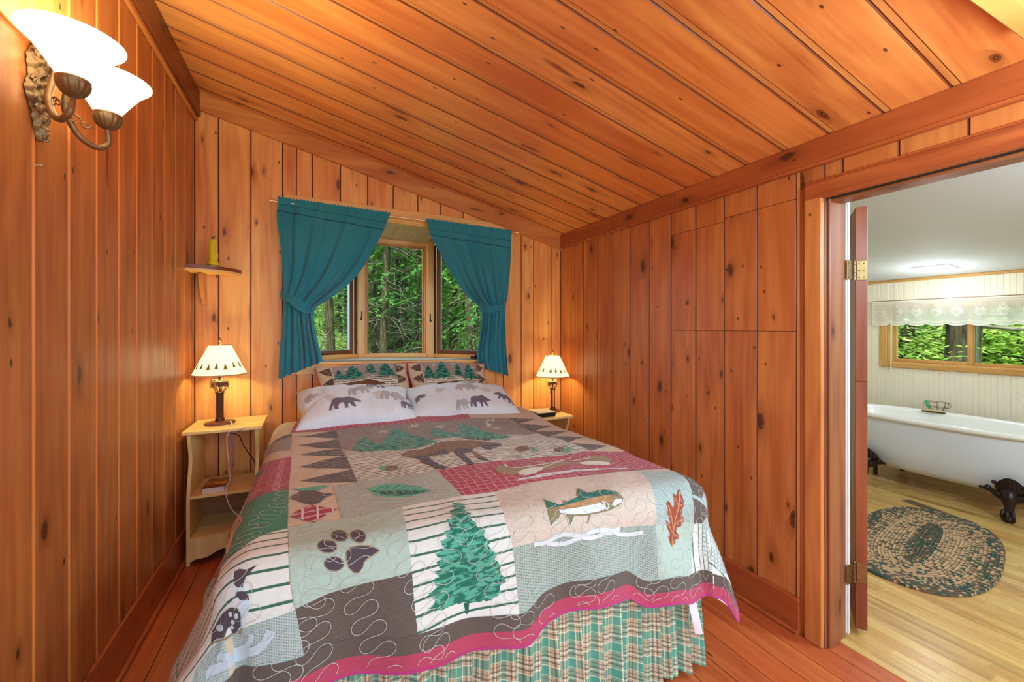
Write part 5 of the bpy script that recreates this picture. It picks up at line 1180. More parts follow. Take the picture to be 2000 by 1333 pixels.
qroot_m = MB(); AQ0, AQ1, BQ1 = -.83, 1.90, 2.99; NA, NB = 190, 150
rows, U = [], []
for j in range(NB + 1):
    row, ur = [], []
    for i in range(NA + 1):
        a = lerp(AQ0, AQ1, i / NA); h0 = hem_b(a); b = lerp(h0, BQ1, j / NB); row.append(tuple(QS(a, b, 0))); ur.append((a, b))
    rows.append(row); U.append(ur)
qm = qroot_m; qm.grid(rows, U, mi=0)
und = [[tuple(Vector(p) - Vector((0, 0, .004)) + Vector((0, .006 if U[j][i][1] < QYF else 0, 0))) for i, p in enumerate(r)][::-1] for j, r in enumerate(rows)]
qm.grid(und, None, mi=QN.index('lining'))
for ln in MOTIFS.strip().split('\n'):
    hd, pt = ln.split('|'); hd = hd.split(); pt = pt.split(); pts = []
    for i in range(0, len(pt), 2):
        a = float(pt[i]); b = hem_b(a) + .09 if pt[i + 1] == 'H' else float(pt[i + 1]); pts.append((a, b))
    if len(pts) < 2: continue
    off = .0011 + .0009 * int(hd[2]); mi = QN.index(hd[1])
    if hd[1] == 'treeg':                                          # ragged needle tips along the outline
        rj = random.Random(len(pts)); q_ = []
        for p, r2_ in zip(pts, pts[1:] + pts[:1]):
            L_ = math.dist(p, r2_); k = max(1, int(L_ / .007)); nx_, ny_ = (r2_[1] - p[1]) / (L_ + 1e-9), -(r2_[0] - p[0]) / (L_ + 1e-9)
            for i in range(k):
                d_ = rj.uniform(-.004, .005) if i else 0; q_.append((lerp(p[0], r2_[0], i / k) + nx_ * d_, lerp(p[1], r2_[1], i / k) + ny_ * d_ * .6))
        pts = q_
    if hd[0] == 'P':
        if len(pts) > 2: patch(qm, QS, pts, mi, off, .017 if int(hd[2]) == 1 else .012)
    else:
        dense = []
        for p, q in zip(pts, pts[1:]):
            k = max(1, int(math.dist(p, q) / .01)); dense += [(lerp(p[0], q[0], i / k), lerp(p[1], q[1], i / k)) for i in range(k)]
        ribbon(qm, QS, [tuple(v)[:2] for v in dense + [pts[-1]]], float(hd[3]), mi, off)
for lo, hi, mi in ((.046, .095, QN.index('brown')), (0., .047, QN.index('pink'))):
    st = [[tuple(QS(a, hem_b(a) + lerp(lo, hi, k / 4), .0034)) for a in [lerp(AQ0, AQ1, i / 260) for i in range(261)]] for k in range(5)]; qm.grid(st, None, mi=mi)
    st = [[tuple(QS(AQ1 - lerp(hi, lo, k / 4), b, .0034)) for k in range(5)] for b in [lerp(hem_b(AQ1), BQ1, i / 150) for i in range(151)]]; qm.grid(st, None, mi=mi)
# quilting stitches: wandering loops
rs = random.Random(4); SI = QN.index('stitch'); a0 = AQ0 + .05
while a0 < AQ1 - .03:
    path = []; x_, y_ = a0, .80; k_ = 0; LL = .21 * rs.uniform(.9, 1.1); am = 1.88; ph = rs.random() * 6
    while y_ < 2.96 and k_ < 2600:                               # sine-generated meander, like the real free-motion quilting
        th_ = am * math.sin(2 * PI * k_ * .005 / LL + ph) + .5 * math.sin(k_ * .011 + ph * 2)
        x_ += .005 * math.sin(th_); y_ += .005 * math.cos(th_); x_ += (a0 - x_) * .006; path.append((x_, y_)); k_ += 1
    seg = []
    for p in path:
        if p[1] > hem_b(p[0]) + .012 and AQ0 + .02 < p[0] < AQ1 - .02: seg.append(p)
        else:
            if len(seg) > 3: ribbon(qm, QS, seg, .0015, SI, .0058)
            seg = []
    if len(seg) > 3: ribbon(qm, QS, seg, .0015, SI, .0058)
    a0 += .105
quilt = qm.build('quilt', QMATS, shear=True)
tag(quilt, 'patchwork quilt of woodland blocks with trees, fish, moose and a paw print over the bed', 'quilt')
mb = MB(); pth = [QS(a, hem_b(a), .0) for a in [lerp(AQ0, AQ1, i / 260) for i in range(261)]] + [QS(AQ1, b, 0) for b in [lerp(hem_b(AQ1), BQ1, i / 120) for i in range(1, 121)]]
mb.tube(pth, .0055, 8); mb.build('binding', 'q_magenta', quilt, shear=True)
M['care'] = plain('white_satin_label', srgb(224, 230, 236), .4)
mb = MB(); c0 = QS(1.36, hem_b(1.36) + .02, -.012); rows = []
for i in range(9):
    t = i / 8; rows.append([tuple(c0 + Vector((dx + .028 * t * t, -.018 * math.sin(t * 2.2) - .01 * (j % 2), -.155 * t - dx * .25))) for j, dx in enumerate((-.022, 0, .022))])
mb.grid(rows); mb.grid([[(p[0], p[1] + .0008, p[2]) for p in r][::-1] for r in rows]); ct = mb.build('care_tag', 'care', quilt, shear=True); ct['label'] = 'white fabric care tag'
# the bed underneath
bed = empty('bed', (.64, 2.3, 0), 0, 'bed hidden under the patchwork quilt below the bay window', 'bed')
M['mattress'] = plain('mattress_ticking', srgb(226, 222, 216), .9, nz=.06); M['box'] = plain('box_spring_cloth', srgb(186, 190, 196), .9)
mb = MB(); mb.box((-.845, -1.0, .50), (.835, 1.06, .75), ch=.05); mb.build('mattress', 'mattress', bed)
mb = MB(); mb.box((-.835, -.985, .25), (.825, 1.05, .50), ch=.02); mb.build('box_spring', 'box', bed)
mb = MB(); mb.box((-.82, -.97, .19), (.81, -.93, .25)); mb.box((-.82, 1.0, .19), (.81, 1.04, .25)); mb.box((-.82, -.93, .19), (-.78, 1.0, .25)); mb.box((.77, -.93, .19), (.81, 1.0, .25)); mb.build('frame', 'hardware', bed)
for sx in (-.78, .77):
    for sy in (-.93, 1.0): mb = MB(); mb.tube([(sx, sy, 0), (sx, sy, .2)], .02, 10); mb.build('leg', 'hardware', bed)
M['tartan'] = fabric('green_tartan', (0, 0, 0), None, 'tartan')
mb = MB(); pts = []; SKX0, SKX1, SKY = -.215, 1.485, 1.292
for i in range(120): pts.append((SKX0, lerp(3.3, SKY, i / 120), 0))
for i in range(340): pts.append((lerp(SKX0, SKX1, i / 340), SKY, 1))
for i in range(121): pts.append((SKX1, lerp(SKY, 3.3, i / 120), 2))
s_ = 0; L = []
for i, p in enumerate(pts): s_ += math.dist(p[:2], pts[i - 1][:2]) if i else 0; L.append(s_)
rows, U = [], []
for k in range(15):
    t = k / 14; z = lerp(.50, .022, t); row, ur = [], []
    for (x, y, f), l in zip(pts, L):
        amp = .003 + .024 * t ** .8; d = amp * (math.sin(l * 2 * PI / .085 + 1.4 * math.sin(l * 7)) * .7 + .5 * math.sin(l * 2 * PI / .047 + 2 * math.sin(l * 5 + 1)) + .5 * math.sin(l * 11)) + .006 * t
        row.append((x - d if f == 0 else (x + d if f == 2 else x + .4 * d), y - d if f == 1 else y, z + .008 * t * math.sin(l * 9))); ur.append((l * 1.9 + .25 * amp * math.cos(l * 60), z))
    rows.append(row); U.append(ur)
mb.grid(rows, U); mb.grid([[(p[0], p[1] + .002, p[2]) for p in r][::-1] for r in rows], [u[::-1] for u in U])
tag(mb.build('bed_skirt', 'tartan', shear=True), 'gathered green and tan plaid bed skirt below the quilt', 'bed skirt')

# ------------------------------------------------------------------ pillows
def pillow(name, cx, cy, cz, w, h, th, al, rz, base_mi, seed, label, motifs, group, roll=0.):
    R3 = Matrix.Rotation(rz, 3, 'Z') @ Matrix.Rotation(al, 3, 'X') @ Matrix.Rotation(roll, 3, 'Z'); c = Vector((cx, cy, cz))
    def loc(u, v, sgn, off):                                 # u, v metres from the centre
        a, b = max(-1, min(1, 2 * u / w)), max(-1, min(1, 2 * v / h))
        e = (max(0, 1 - abs(a) ** 2.8) * max(0, 1 - abs(b) ** 2.4)) ** .5
        z = th / 2 * e + .022 * noise.noise((u * 6 + seed, v * 8, sgn)) * e + .012 * noise.noise((u * 17 + seed, v * 7, sgn)) * e ** .5 + .006 * noise.noise((u * 40 + v * 20 + seed, v * 12, sgn)) * e ** .3
        z += .010 * math.sin(9 * math.atan2(v, abs(u) - w * .30) + seed) * e ** .5 * max(0, abs(a) - .45)
        x = u * (1 - .06 * (1 - b * b) * abs(a)) + .008 * math.sin(v * 22 + seed) * abs(a); y = v * (1 - .05 * (1 - a * a) * abs(b)) + .006 * math.sin(u * 15 + seed) * abs(b)
        y += .012 * math.sin(u * 5 + seed)
        if z * sgn < 0: z *= 1.
        return Vector((x, y, sgn * (z + off)))
    f = lambda u, v, off: tuple(c + R3 @ loc(u, v, 1, off))
    mb = MB(); nu, nv = 48, 34
    for sgn in (1, -1):
        P = [[tuple(c + R3 @ loc(w * (i / nu - .5), h * (j / nv - .5), sgn, 0)) for i in range(nu + 1)] for j in range(nv + 1)]; U = [[(w * (i / nu - .5), h * (j / nv - .5)) for i in range(nu + 1)] for j in range(nv + 1)]
        if sgn < 0: P = [r[::-1] for r in P]; U = [r[::-1] for r in U]
        mb.grid(P, U, mi=base_mi)
    for kind, mat, lv, data, *ww in motifs:
        off = .0008 + .0008 * lv
        if kind == 'P': patch(mb, f, [(max(-w / 2, min(w / 2, p[0])), max(-h / 2, min(h / 2, p[1]))) for p in data], PN.index(mat), off, .014)
        else: ribbon(mb, f, data, ww[0], PN.index(mat), off)
    o = mb.build(name, ['p_' + k for k in PN], shear=True); tag(o, label, 'pillow', group)
    if base_mi:
        mb = MB(); E = [f(w / 2 * a, h / 2 * b, 0) for a, b in [(-1 + .1 * i, -1) for i in range(20)] + [(1, -1 + .1 * i) for i in range(20)] + [(1 - .1 * i, 1) for i in range(20)] + [(-1, 1 - .1 * i) for i in range(20)]]
        mb.tube(E, .0042, 6, closed=True); mb.build('piping', 'q_pink', o, shear=True)
    return o
PN = ['white', 'tan', 'sky', 'stripe', 'brown', 'tree', 'animal', 'bear', 'bear_tan', 'blot', 'cream']
for k_, c_ in (('white', (srgb(238, 236, 234), None, None)), ('tan', (srgb(216, 188, 152), None, None)), ('sky', (srgb(166, 146, 130), None, None)), ('stripe', (srgb(228, 214, 188), srgb(84, 66, 52), 'thin', .016)), ('brown', (srgb(104, 80, 66), None, None)),
               ('tree', (srgb(34, 86, 70), srgb(76, 142, 116), 'needles')), ('animal', (srgb(124, 82, 58), srgb(96, 62, 46), 'speck')), ('bear', (srgb(124, 110, 122), None, None)), ('bear_tan', (srgb(190, 178, 172), None, None)), ('blot', (srgb(220, 206, 194), None, None)), ('cream', (srgb(232, 222, 206), None, None))):
    M['p_' + k_] = fabric('pillow_' + k_, *c_)
def sham(trees, animals, w, h):
    m = [('P', 'sky', 0, [(-w * .34, h * .12), (w * .36, h * .12), (w * .36, h * .47), (-w * .34, h * .47)]), ('P', 'stripe', 0, [(-w * .34, -h * .48), (w * .36, -h * .48), (w * .36, h * .16), (w * .1, h * .2), (-w * .1, h * .13), (-w * .34, h * .18)])]
    for sx in (-1, 1):
        for k in range(4): y = h * (-.46 + k * .24); m.append(('P', 'brown', 0, [(sx * w * .355, y), (sx * w * .355, y + h * .20), (sx * w * .48, y + h * .12), (sx * w * .42, y + h * .03)]))
    for (x, y, tw, th_) in trees: m.append(('P', 'tree', 1, fir(x * w, y * h, tw * w, th_ * h, 9, int(x * 99) + 7)))
    for (x, y, aw, ah, fl) in animals: m.append(('P', 'animal', 2, place(BEAR, x * w, y * h, aw * w, ah * h, 0, fl)))
    for (x, y) in ((.30, .36), (.05, .42), (-.2, .38)):
        for q in (0, 1, 2): m.append(('R', 'cream', 1, [(x * w - .014 * math.cos(q * 1.05), y * h - .014 * math.sin(q * 1.05)), (x * w + .014 * math.cos(q * 1.05), y * h + .014 * math.sin(q * 1.05))], .004))
    return m
def bears(seed, spots, w, h):
    r = random.Random(seed); m = []
    for (x, y, s, mt, fl, ro) in spots:
        if mt == 'blot':
            m.append(('P', 'blot', 0, [(x * w + s * r.uniform(.5, 1) * math.cos(a * .6) * .8, y * h + s * r.uniform(.5, 1) * math.sin(a * .6)) for a in range(10)]))
        else: m.append(('P', mt, 1, place(BEAR, x * w, y * h, s * 1.1, s * 1.0, ro, fl)))
    return m
PG = 'pillows at the head of the bed'
r_ = math.radians
pillow('pillow', .325, 3.20, .955, .64, .42, .13, r_(57), .0, 1, 1., 'woodland-print pillow with a bear under fir trees, at the back left of the bed head', sham([(-.28, .15, .16, .24), (-.13, .15, .30, .30), (.06, .22, .17, .26), (.24, .15, .30, .33)], [(-.02, .06, .44, .26, False)], .64, .42), PG, .03)
pillow('pillow', .955, 3.21, .955, .64, .42, .13, r_(60), .0, 1, 2., 'woodland-print pillow with four fir trees, at the back right of the bed head', sham([(-.27, .10, .20, .28), (-.10, .07, .30, .40), (.10, .14, .16, .30), (.25, .07, .27, .40)], [(.0, .0, .40, .16, False)], .64, .42), PG, -.02)
pillow('pillow', .245, 2.93, .885, .72, .44, .21, r_(22), .06, 0, 3., 'white bear-print pillow lying at the front left of the bed head', bears(5, [(.0 - .12, -.15, .17, 'bear', False, .0), (-.40, .1, .10, 'bear_tan', False, .5), (.03, .16, .15, 'bear_tan', False, .1), (.33, .02, .17, 'bear_tan', False, -.15), (.17, -.05, .06, 'blot', 0, 0), (-.25, -.06, .05, 'blot', 0, 0), (.42, -.2, .1, 'bear', False, .2), (.2, .33, .14, 'bear', False, .0)], .72, .44), PG)
pillow('pillow', .975, 2.975, .875, .80, .44, .20, r_(20), -.04, 0, 8., 'white bear-print pillow lying at the front right of the bed head', bears(6, [(.38, -.12, .15, 'bear', True, -.25), (-.42, .0, .09, 'bear', False, .4), (.05, .12, .16, 'bear_tan', False, -.1), (-.22, .05, .06, 'blot', 0, 0), (.22, .0, .05, 'blot', 0, 0), (.12, -.28, .14, 'bear', False, 0), (-.05, -.35, .1, 'bear_tan', 0, .1), (.12, .36, .1, 'bear', False, 0)], .80, .44), PG)

# ------------------------------------------------------------------ bathroom shell
XF, BY0, BY1 = 5.75, -1.2, 3.0
def zb(x): return 2.33 - .114 * (x - 2.2) + K * (x - 2.2) * 0 + .048 + K * (x - 2.2)      # local height of the bathroom ceiling
M['bead_board'] = plain('cream_beadboard_paint', srgb(232, 222, 198), .5)
M['bath_ceil'] = plain('pale_grey_ceiling_paint', srgb(206, 210, 208), .75)
mb = MB(); x = XB - .02; rb = random.Random(2)
while x < XF:                                                     # narrow strip flooring in staggered lengths
    w = min(.075, XF - x); y = BY0 - rb.random() * .8
    while y < BY1:
        l = rb.choice((.6, .9, 1.2, 1.5)); a, b = max(y, BY0), min(y + l, BY1)
        if b > a: board(mb, lambda u, v, h: (v, u, h), x, x + w, a, b, ch=.0006, dep=.003, gap=.0003)
        y += l
    x += w
mb.box((XB - .02, BY0, -.12), (XF + .1, BY1, -.003), 2)
struct(mb, 'floor_bathroom', ['floor_bath', 'oak', 'backing'], label='honey-coloured strip floor of the bathroom')
mb = MB(); mb.box((XB - .05, .0, -.004), (XB - .01, DY1, .004), ch=.002); struct(mb, 'trim_8', 'floor_bath', label='pale wooden threshold strip in the bathroom doorway')
mb = MB()
V0, V1, VZ0, VZ1 = .30, 2.565, 1.09, 1.80                          # outer casing of the bathroom window
fr = lambda u, v, h: (XF - h, v, u); y = BY0
while y < BY1:
    b = min(y + .041, BY1); inn = V0 + .04 < (y + b) / 2 < V1 - .04
    for (p, q) in (((0, VZ0 + .03), (VZ1 - .03, zb(XF) + .02)) if inn else ((0, zb(XF) + .02),)): board(mb, fr, y, b, p, q, ch=.004, dep=.005, gap=.0002)
    y += .041
for a, b in (((BY0, -.1), (V0 + .04, 2.3)), ((V1 - .04, -.1), (BY1 + .1, 2.3)), ((V0 + .04, -.1), (V1 - .04, VZ0 + .03)), ((V0 + .04, VZ1 - .03), (V1 - .04, 2.3))):
    mb.box((XF + .005, a[0], a[1]), (XF + .12, b[0], b[1]), 0)
struct(mb, 'wall_bathroom_far', ['bead_board', 'bead_board', 'bead_board'])
mb = MB(); mb.box((XB - .01, BY1, -.1), (XF + .12, BY1 + .1, 2.6)); struct(mb, 'wall_bathroom_left', 'bead_board')
mb = MB(); mb.box((XB - .01, BY0 - .1, -.1), (XF + .12, BY0, 2.6)); struct(mb, 'wall_bathroom_right', 'bead_board')
mb = MB(); mb.box((XB - .01, BY0, 0), (XB - .002, DY0, 2.5)); mb.box((XB - .01, DY1 + .05, 0), (XB - .002, BY1, 2.5)); mb.box((XB - .01, DY0, DZ + .02), (XB - .002, DY1 + .05, 2.5))
struct(mb, 'wall_bathroom_near', 'bead_board')
mb = MB(); mb.prism([(XB - .02, BY0 - .1), (XF + .3, BY0 - .1), (XF + .3, BY1 + .1), (XB - .02, BY1 + .1)], 0, .15, lambda x, y, h: (x, y, zb(x) + h)); struct(mb, 'ceiling_bathroom', 'bath_ceil')
mb = MB(); mb.box((XF - .02, BY0, zb(XF) - .03), (XF, BY1, zb(XF) + .0), ch=.006); struct(mb, 'trim_9', 'oak', label='narrow oak moulding where the bathroom wall meets its ceiling')
# its window
w2 = bpy.data.objects.new('window_2', None); COL.objects.link(w2); w2['kind'] = 'structure'; w2['label'] = 'wide golden oak sliding window over the bathtub'
T2 = lambda p: (XF + p[1], V1 - p[0], p[2]); L2 = V1 - V0
mb = MB(); frame_rect(mb, 0, L2, VZ0, VZ1, .06, -.02, 0, T2, ch=.005); wchild(mb, 'window_casing', 'oak', w2)
mb = MB(); frame_rect(mb, .045, L2 - .045, VZ0 + .045, VZ1 - .045, .02, 0, .12, T2); wchild(mb, 'window_frame', 'oak', w2)
mb = MB(); frame_rect(mb, .085, .71, VZ0 + .065, VZ1 - .065, .034, .06, .09, T2); s1 = wchild(mb, 'sash', 'oak', w2)
mb = MB(); mb.box((.115, .073, VZ0 + .095), (.68, .076, VZ1 - .095), T=T2); wchild(mb, 'glass_pane', 'glass', s1)
mb = MB(); frame_rect(mb, .69, L2 - .07, VZ0 + .065, VZ1 - .065, .03, .092, .118, T2); s1 = wchild(mb, 'sash', 'oak', w2)
M['green_edge'] = plain('green_glass_edge', srgb(60, 120, 104), .2)
mb = MB(); mb.box((.72, .094, VZ0 + .095), (.728, .112, VZ1 - .095), T=T2); wchild(mb, 'glass_edge', 'green_edge', s1)
mb = MB(); mb.box((.715, .103, VZ0 + .09), (L2 - .1, .106, VZ1 - .09), T=T2); wchild(mb, 'glass_pane', 'glass', s1)
# lace valance: net cloth with a hem of hearts and scallops
def lace():
    t = NT('white_lace'); U, V = t.uv()
    a = t.m_('SINE', t.m_('MULTIPLY', U, 2 * PI / .0042)); b = t.m_('SINE', t.m_('MULTIPLY', V, 2 * PI / .0042))
    net = t.m_('GREATER_THAN', t.m_('MAXIMUM', a, b), .55)
    al = t.m_('ADD', .48, t.m_('MULTIPLY', net, .5), clamp=True)
    df = t.n('BsdfDiffuse', {'Color': srgb(240, 238, 226)}); tl = t.n('BsdfTranslucent', {'Color': srgb(240, 238, 226)})
    mx = t.n('MixShader', {0: .45, 1: df.outputs[0], 2: tl.outputs[0]}); tr = t.n('BsdfTransparent')
    m2 = t.n('MixShader', {0: al, 1: tr.outputs[0], 2: mx.outputs[0]}); t.t.links.new(m2.outputs[0], t.out.inputs[0]); return t.m
M['lace'] = lace()
def thread():
    t = NT('lace_thread'); df = t.n('BsdfDiffuse', {'Color': srgb(246, 244, 234)}); tl = t.n('BsdfTranslucent', {'Color': srgb(246, 244, 234)})
    mx = t.n('MixShader', {0: .4, 1: df.outputs[0], 2: tl.outputs[0]}); t.t.links.new(mx.outputs[0], t.out.inputs[0]); return t.m
M['thread'] = thread()
VT, VB, VY0, VY1 = 1.815, 1.545, .45, 2.62
def vsurf(u, v, off):                                               # u along from the left end, v down from the rod
    y = VY1 - u; return (XF - .055 - off + .010 * math.sin(u * 17) * min(1, v * 8) + .006 * math.sin(u * 41 + 1) * min(1, v * 10), y, VT - v)
def scal(u): return VT - VB - .022 * (1 - abs(math.sin(u * PI / .155)) ** .7)
LV = VY1 - VY0; mb = MB(); NU = 300; P = []; U = []
for r in range(16):
    P.append([vsurf(c / NU * LV, r / 15 * scal(c / NU * LV), 0) for c in range(NU + 1)]); U.append([(c / NU * LV, r / 15 * .27) for c in range(NU + 1)])
mb.grid(P, U); val = mb.build('lace_valance', 'lace', shear=True); tag(val, 'white lace valance with heart pattern over the bathroom window', 'valance')
mb = MB()
for k in range(int(LV / .155)):
    u0 = .0775 + k * .155
    if u0 > LV - .05: break
    hp = []
    for j in range(41):
        t = j / 40 * 2 * PI; hp.append((u0 + .0026 * 16 * math.sin(t) ** 3 * .95, .135 - .0026 * (13 * math.cos(t) - 5 * math.cos(2 * t) - 2 * math.cos(3 * t) - math.cos(4 * t))))
    ribbon(mb, vsurf, hp, .006, 0, .001); ribbon(mb, vsurf, [(u0 + (p[0] - u0) * .68, .131 + (p[1] - .135) * .68) for p in hp], .003, 0, .001)
    ribbon(mb, vsurf, [(u0 + .013 * math.cos(a * .5), .066 + .013 * math.sin(a * .5)) for a in range(14)], .005, 0, .001)
    for sx in (-1, 1): ribbon(mb, vsurf, [(u0 + sx * (.012 + .02 * q), .09 + .012 * math.sin(q * 5)) for q in [i / 6 for i in range(7)]], .004, 0, .001)
    for sx in (-1, 1): ribbon(mb, vsurf, [(u0 + sx * .006, .118), (u0 + sx * .016, .128), (u0 + sx * .026, .124)], .005, 0, .001)
for dv, w_ in ((.004, .009), (.030, .004), (.040, .003)): ribbon(mb, vsurf, [(c / NU * LV, scal(c / NU * LV) - dv) for c in range(NU + 1)], w_, 0, .001)
for dv, w_ in ((.006, .012), (.03, .004)): ribbon(mb, vsurf, [(c / NU * LV, dv) for c in range(NU + 1)], w_, 0, .001)
mb.build('lace_pattern', 'thread', val, shear=True)
M['valance_rod'] = plain('thin_dark_rod', srgb(150, 120, 90), .4, .6)
mb = MB(); mb.tube([(XF - .055, VY0 - .02, VT + .004), (XF - .055, VY1 - .12, VT + .004), (XF - .05, VY1 + .0, VT + .004), (XF, VY1 + .01, VT + .004)], .004, 6)
tag(mb.build('valance_rod', 'valance_rod', shear=True), 'thin rod carrying the lace valance', 'curtain rod')
M['cream'] = plain('cream_plastic', srgb(238, 226, 200), .4)
mb = MB(); mb.tube([(XF - .04, 2.452, 1.80), (XF - .04, 2.455, 1.06)], .005, 8); mb.tube([(XF - .04, 2.455, 1.06), (XF - .04, 2.455, 1.045)], [.006, .003], 8)
tag(mb.build('blind_wand', 'cream', shear=True), 'thin cream pull wand hanging at the left side of the bathroom window', 'blind wand')
# flush light in the bathroom ceiling, and an unseen one added nearer the door to brighten the bathroom
M['panel'] = emis('lit_panel', (1, .98, .92), 5.)
bl = bpy.data.objects.new('ceiling_panel_light', None); COL.objects.link(bl); bl.location = (0, 0, 0)
tag(bl, 'small bright square light in the bathroom ceiling near the window', 'ceiling light')
cz = lambda x: zb(x)
mb = MB(); mb.prism([(5.24, 1.84), (5.42, 1.84), (5.42, 2.07), (5.24, 2.07)], -.004, .0, lambda x, y, h: (x, y, cz(x) + h)); mb.build('lens', 'panel', bl, shear=True)
mb = MB()
for (a, b) in (((5.22, 1.82), (5.44, 1.84)), ((5.22, 2.07), (5.44, 2.09)), ((5.22, 1.84), (5.24, 2.07)), ((5.42, 1.84), (5.44, 2.07))):
    mb.prism([a, (b[0], a[1]), b, (a[0], b[1])], -.012, 0, lambda x, y, h: (x, y, cz(x) + h))
mb.build('rim', 'white_gloss', bl, shear=True)
lamp('panel_light', (5.3, 1.95, cz(5.3) - K * 5.3 - .28), 6., (.9, 1., 1.05), .1)
bath_fill = empty('ceiling_light', (3.2, -.25, cz(3.2)), 0, 'round opal ceiling light on the bathroom ceiling just out of view beside the doorway', 'ceiling light')
mb = MB(); mb.lathe([(.001, -.08), (.08, -.07), (.13, -.04), (.15, -.012)], 32); mb.build('opal_globe', 'globe', bath_fill)
mb = MB(); mb.lathe([(.16, 0), (.16, -.014), (.15, -.014)], 32); mb.build('rim', 'white_gloss', bath_fill)
lamp('bath_light', (3.2, -.25, cz(3.2) - .32), 60., (.78, 1.0, 1.24), .14)

# ------------------------------------------------------------------ claw-foot bathtub
def enamel(name, col, rough):
    t = NT(name); t.base(col, rough); t.b.inputs['Coat Weight'].default_value = .3; return t.m
M['enamel'] = enamel('white_enamel', srgb(244, 242, 236), .12); M['tub_out'] = enamel('grey_white_tub_paint', srgb(216, 222, 230), .45)
M['iron'] = plain('dark_cast_iron', srgb(52, 40, 36), .35, .6, nz=.3, sc=30)
tb = empty('bathtub', (5.235, 1.83, 0), 0, 'white claw-foot bathtub with grey-white outside under the bathroom window', 'bathtub')
def tubring(hx, hy, z, n=72, e=2.6):
    out = []
    for k in range(n):
        a = 2 * PI * k / n; c, s_ = math.cos(a), math.sin(a)
        out.append((hx * math.copysign(abs(c) ** (2 / e), c), hy * math.copysign(abs(s_) ** (2 / e), s_), z))
    return out
RH = .685
mb = MB(); mb.grid([tubring(.02, .1, .165), tubring(.19, .50, .165), tubring(.235, .60, .178), tubring(.28, .68, .23), tubring(.318, .745, .36), tubring(.338, .775, .50), tubring(.345, .79, RH - .045)], closed=True)
mb.build('tub_shell', 'tub_out', tb)
mb = MB(); mb.grid([tubring(.345, .79, RH - .045), tubring(.372, .818, RH - .042), tubring(.385, .83, RH - .03), tubring(.386, .832, RH - .012), tubring(.375, .82, RH), tubring(.355, .80, RH + .003), tubring(.33, .775, RH - .004), tubring(.318, .76, RH - .03), tubring(.30, .73, .50), tubring(.27, .67, .32), tubring(.2, .56, .21), tubring(.02, .1, .195)], closed=True)
mb.build('rolled_rim', 'enamel', tb)
def claw(sx, sy):
    mb = MB()
    T = lambda x, y, z: (sx * x, sy * y, z)
    mb.tube([T(.20, .42, .20), T(.285, .455, .235), T(.345, .475, .215), T(.365, .48, .165), T(.352, .476, .115), T(.36, .478, .075), T(.375, .482, .048)], [.035, .05, .052, .040, .028, .028, .034], 16)
    mb.sphere(T(.378, .483, .036), .036, 16, sc=(1, 1, 1))
    for k in (-1, 0, 1):
        mb.tube([T(.352, .476 + k * .012, .10), T(.395 - abs(k) * .008, .478 + k * .026, .085), T(.412 - abs(k) * .01, .482 + k * .032, .055), T(.405 - abs(k) * .01, .484 + k * .028, .02)], [.012, .013, .012, .006], 8)
    rows = []                                           # ribbed fan rising against the tub wall
    for i in range(9):
        t = i / 8; row = []
        for j in range(25):
            s_ = j / 12 - 1; w_ = .022 + .06 * math.sin(PI * min(1, t * .62 + .12)) ; rr = .014 * math.cos(s_ * 22) * .35 * t
            z = .2 + .14 * t - .045 * s_ * s_ * t
            row.append(T(.332 + .022 * (1 - s_ * s_) + rr + .004, .475 + s_ * w_, z))
        rows.append(row)
    mb.grid(rows)
    mb.grid([[(p[0] - sx * .02, p[1], p[2]) for p in r][::-1] for r in rows])
    for q in (-1, 1):                                   # side scrolls
        mb.tube([T(.35, .475 + q * .02, .18), T(.352, .475 + q * .06, .20), T(.348, .475 + q * .10, .222), T(.345, .475 + q * .145, .228)], [.03, .026, .018, .012], 10)
        mb.sphere(T(.352, .475 + q * .115, .238), .021, 12); mb.sphere(T(.35, .475 + q * .082, .29), .016, 12); mb.sphere(T(.346, .475 + q * .155, .226), .014, 10)
    return mb.build('claw_foot', 'iron', tb, recalc=False)
for sx in (-1, 1):
    for sy in (-1, 1): claw(sx, sy)
mb = MB(); mb.lathe([(.001, .13), (.03, .13), (.034, .14), (.034, .165), (.02, .17)], 12, (.0, .55, 0)); mb.tube([(0, .55, .13), (0, .55, 0)], .018, 12); mb.build('drain', 'hardware', tb)
# wire basket, razor, brush
TZ = RH + .002
wb = empty('wire_basket', (5.585, 2.03, TZ), 0, 'small brown wire basket on the far rim of the bathtub', 'basket')
M['wire'] = plain('rusty_wire', srgb(120, 84, 56), .5, .5)
mb = MB()
for z, r_ in ((.098, .085), (.048, .078), (.004, .04)):
    mb.tube([(r_ * math.cos(a * PI / 16) * .55, r_ * math.sin(a * PI / 16), z) for a in range(32)], .0022, 6, closed=True)
mb.build('rim_wires', 'wire', wb)
mb = MB()
for k in range(8):
    a = k * PI / 4 + .2; mb.tube([(.085 * .55 * math.cos(a), .085 * math.sin(a), .098), (.078 * .55 * math.cos(a), .078 * math.sin(a), .048), (.04 * .55 * math.cos(a), .04 * math.sin(a), .004)], .002, 6)
for q in (-1, 1): mb.tube([(0, q * .08, .095), (0, q * .10, .09), (0, q * .104, .07), (0, q * .092, .055), (0, q * .08, .05)], .002, 6)
mb.build('upright_wires', 'wire', wb)
M['green_plastic'] = plain('green_plastic', srgb(24, 168, 72), .35)
rz_ = empty('scrub_brush', (5.542, 2.085, TZ), 0, 'green-handled brush leaning on the left side of the wire basket', 'brush')
mb = MB(); mb.tube([(-.002, -.016, .014), (.0, -.006, .045), (.003, .008, .085), (.005, .016, .108)], [.007, .007, .011, .008], 10); mb.build('handle', 'green_plastic', rz_)
mb = MB(); mb.box((-.012, -.042, .0), (.012, .002, .016), ch=.005); mb.build('head', 'plastic_black', rz_)
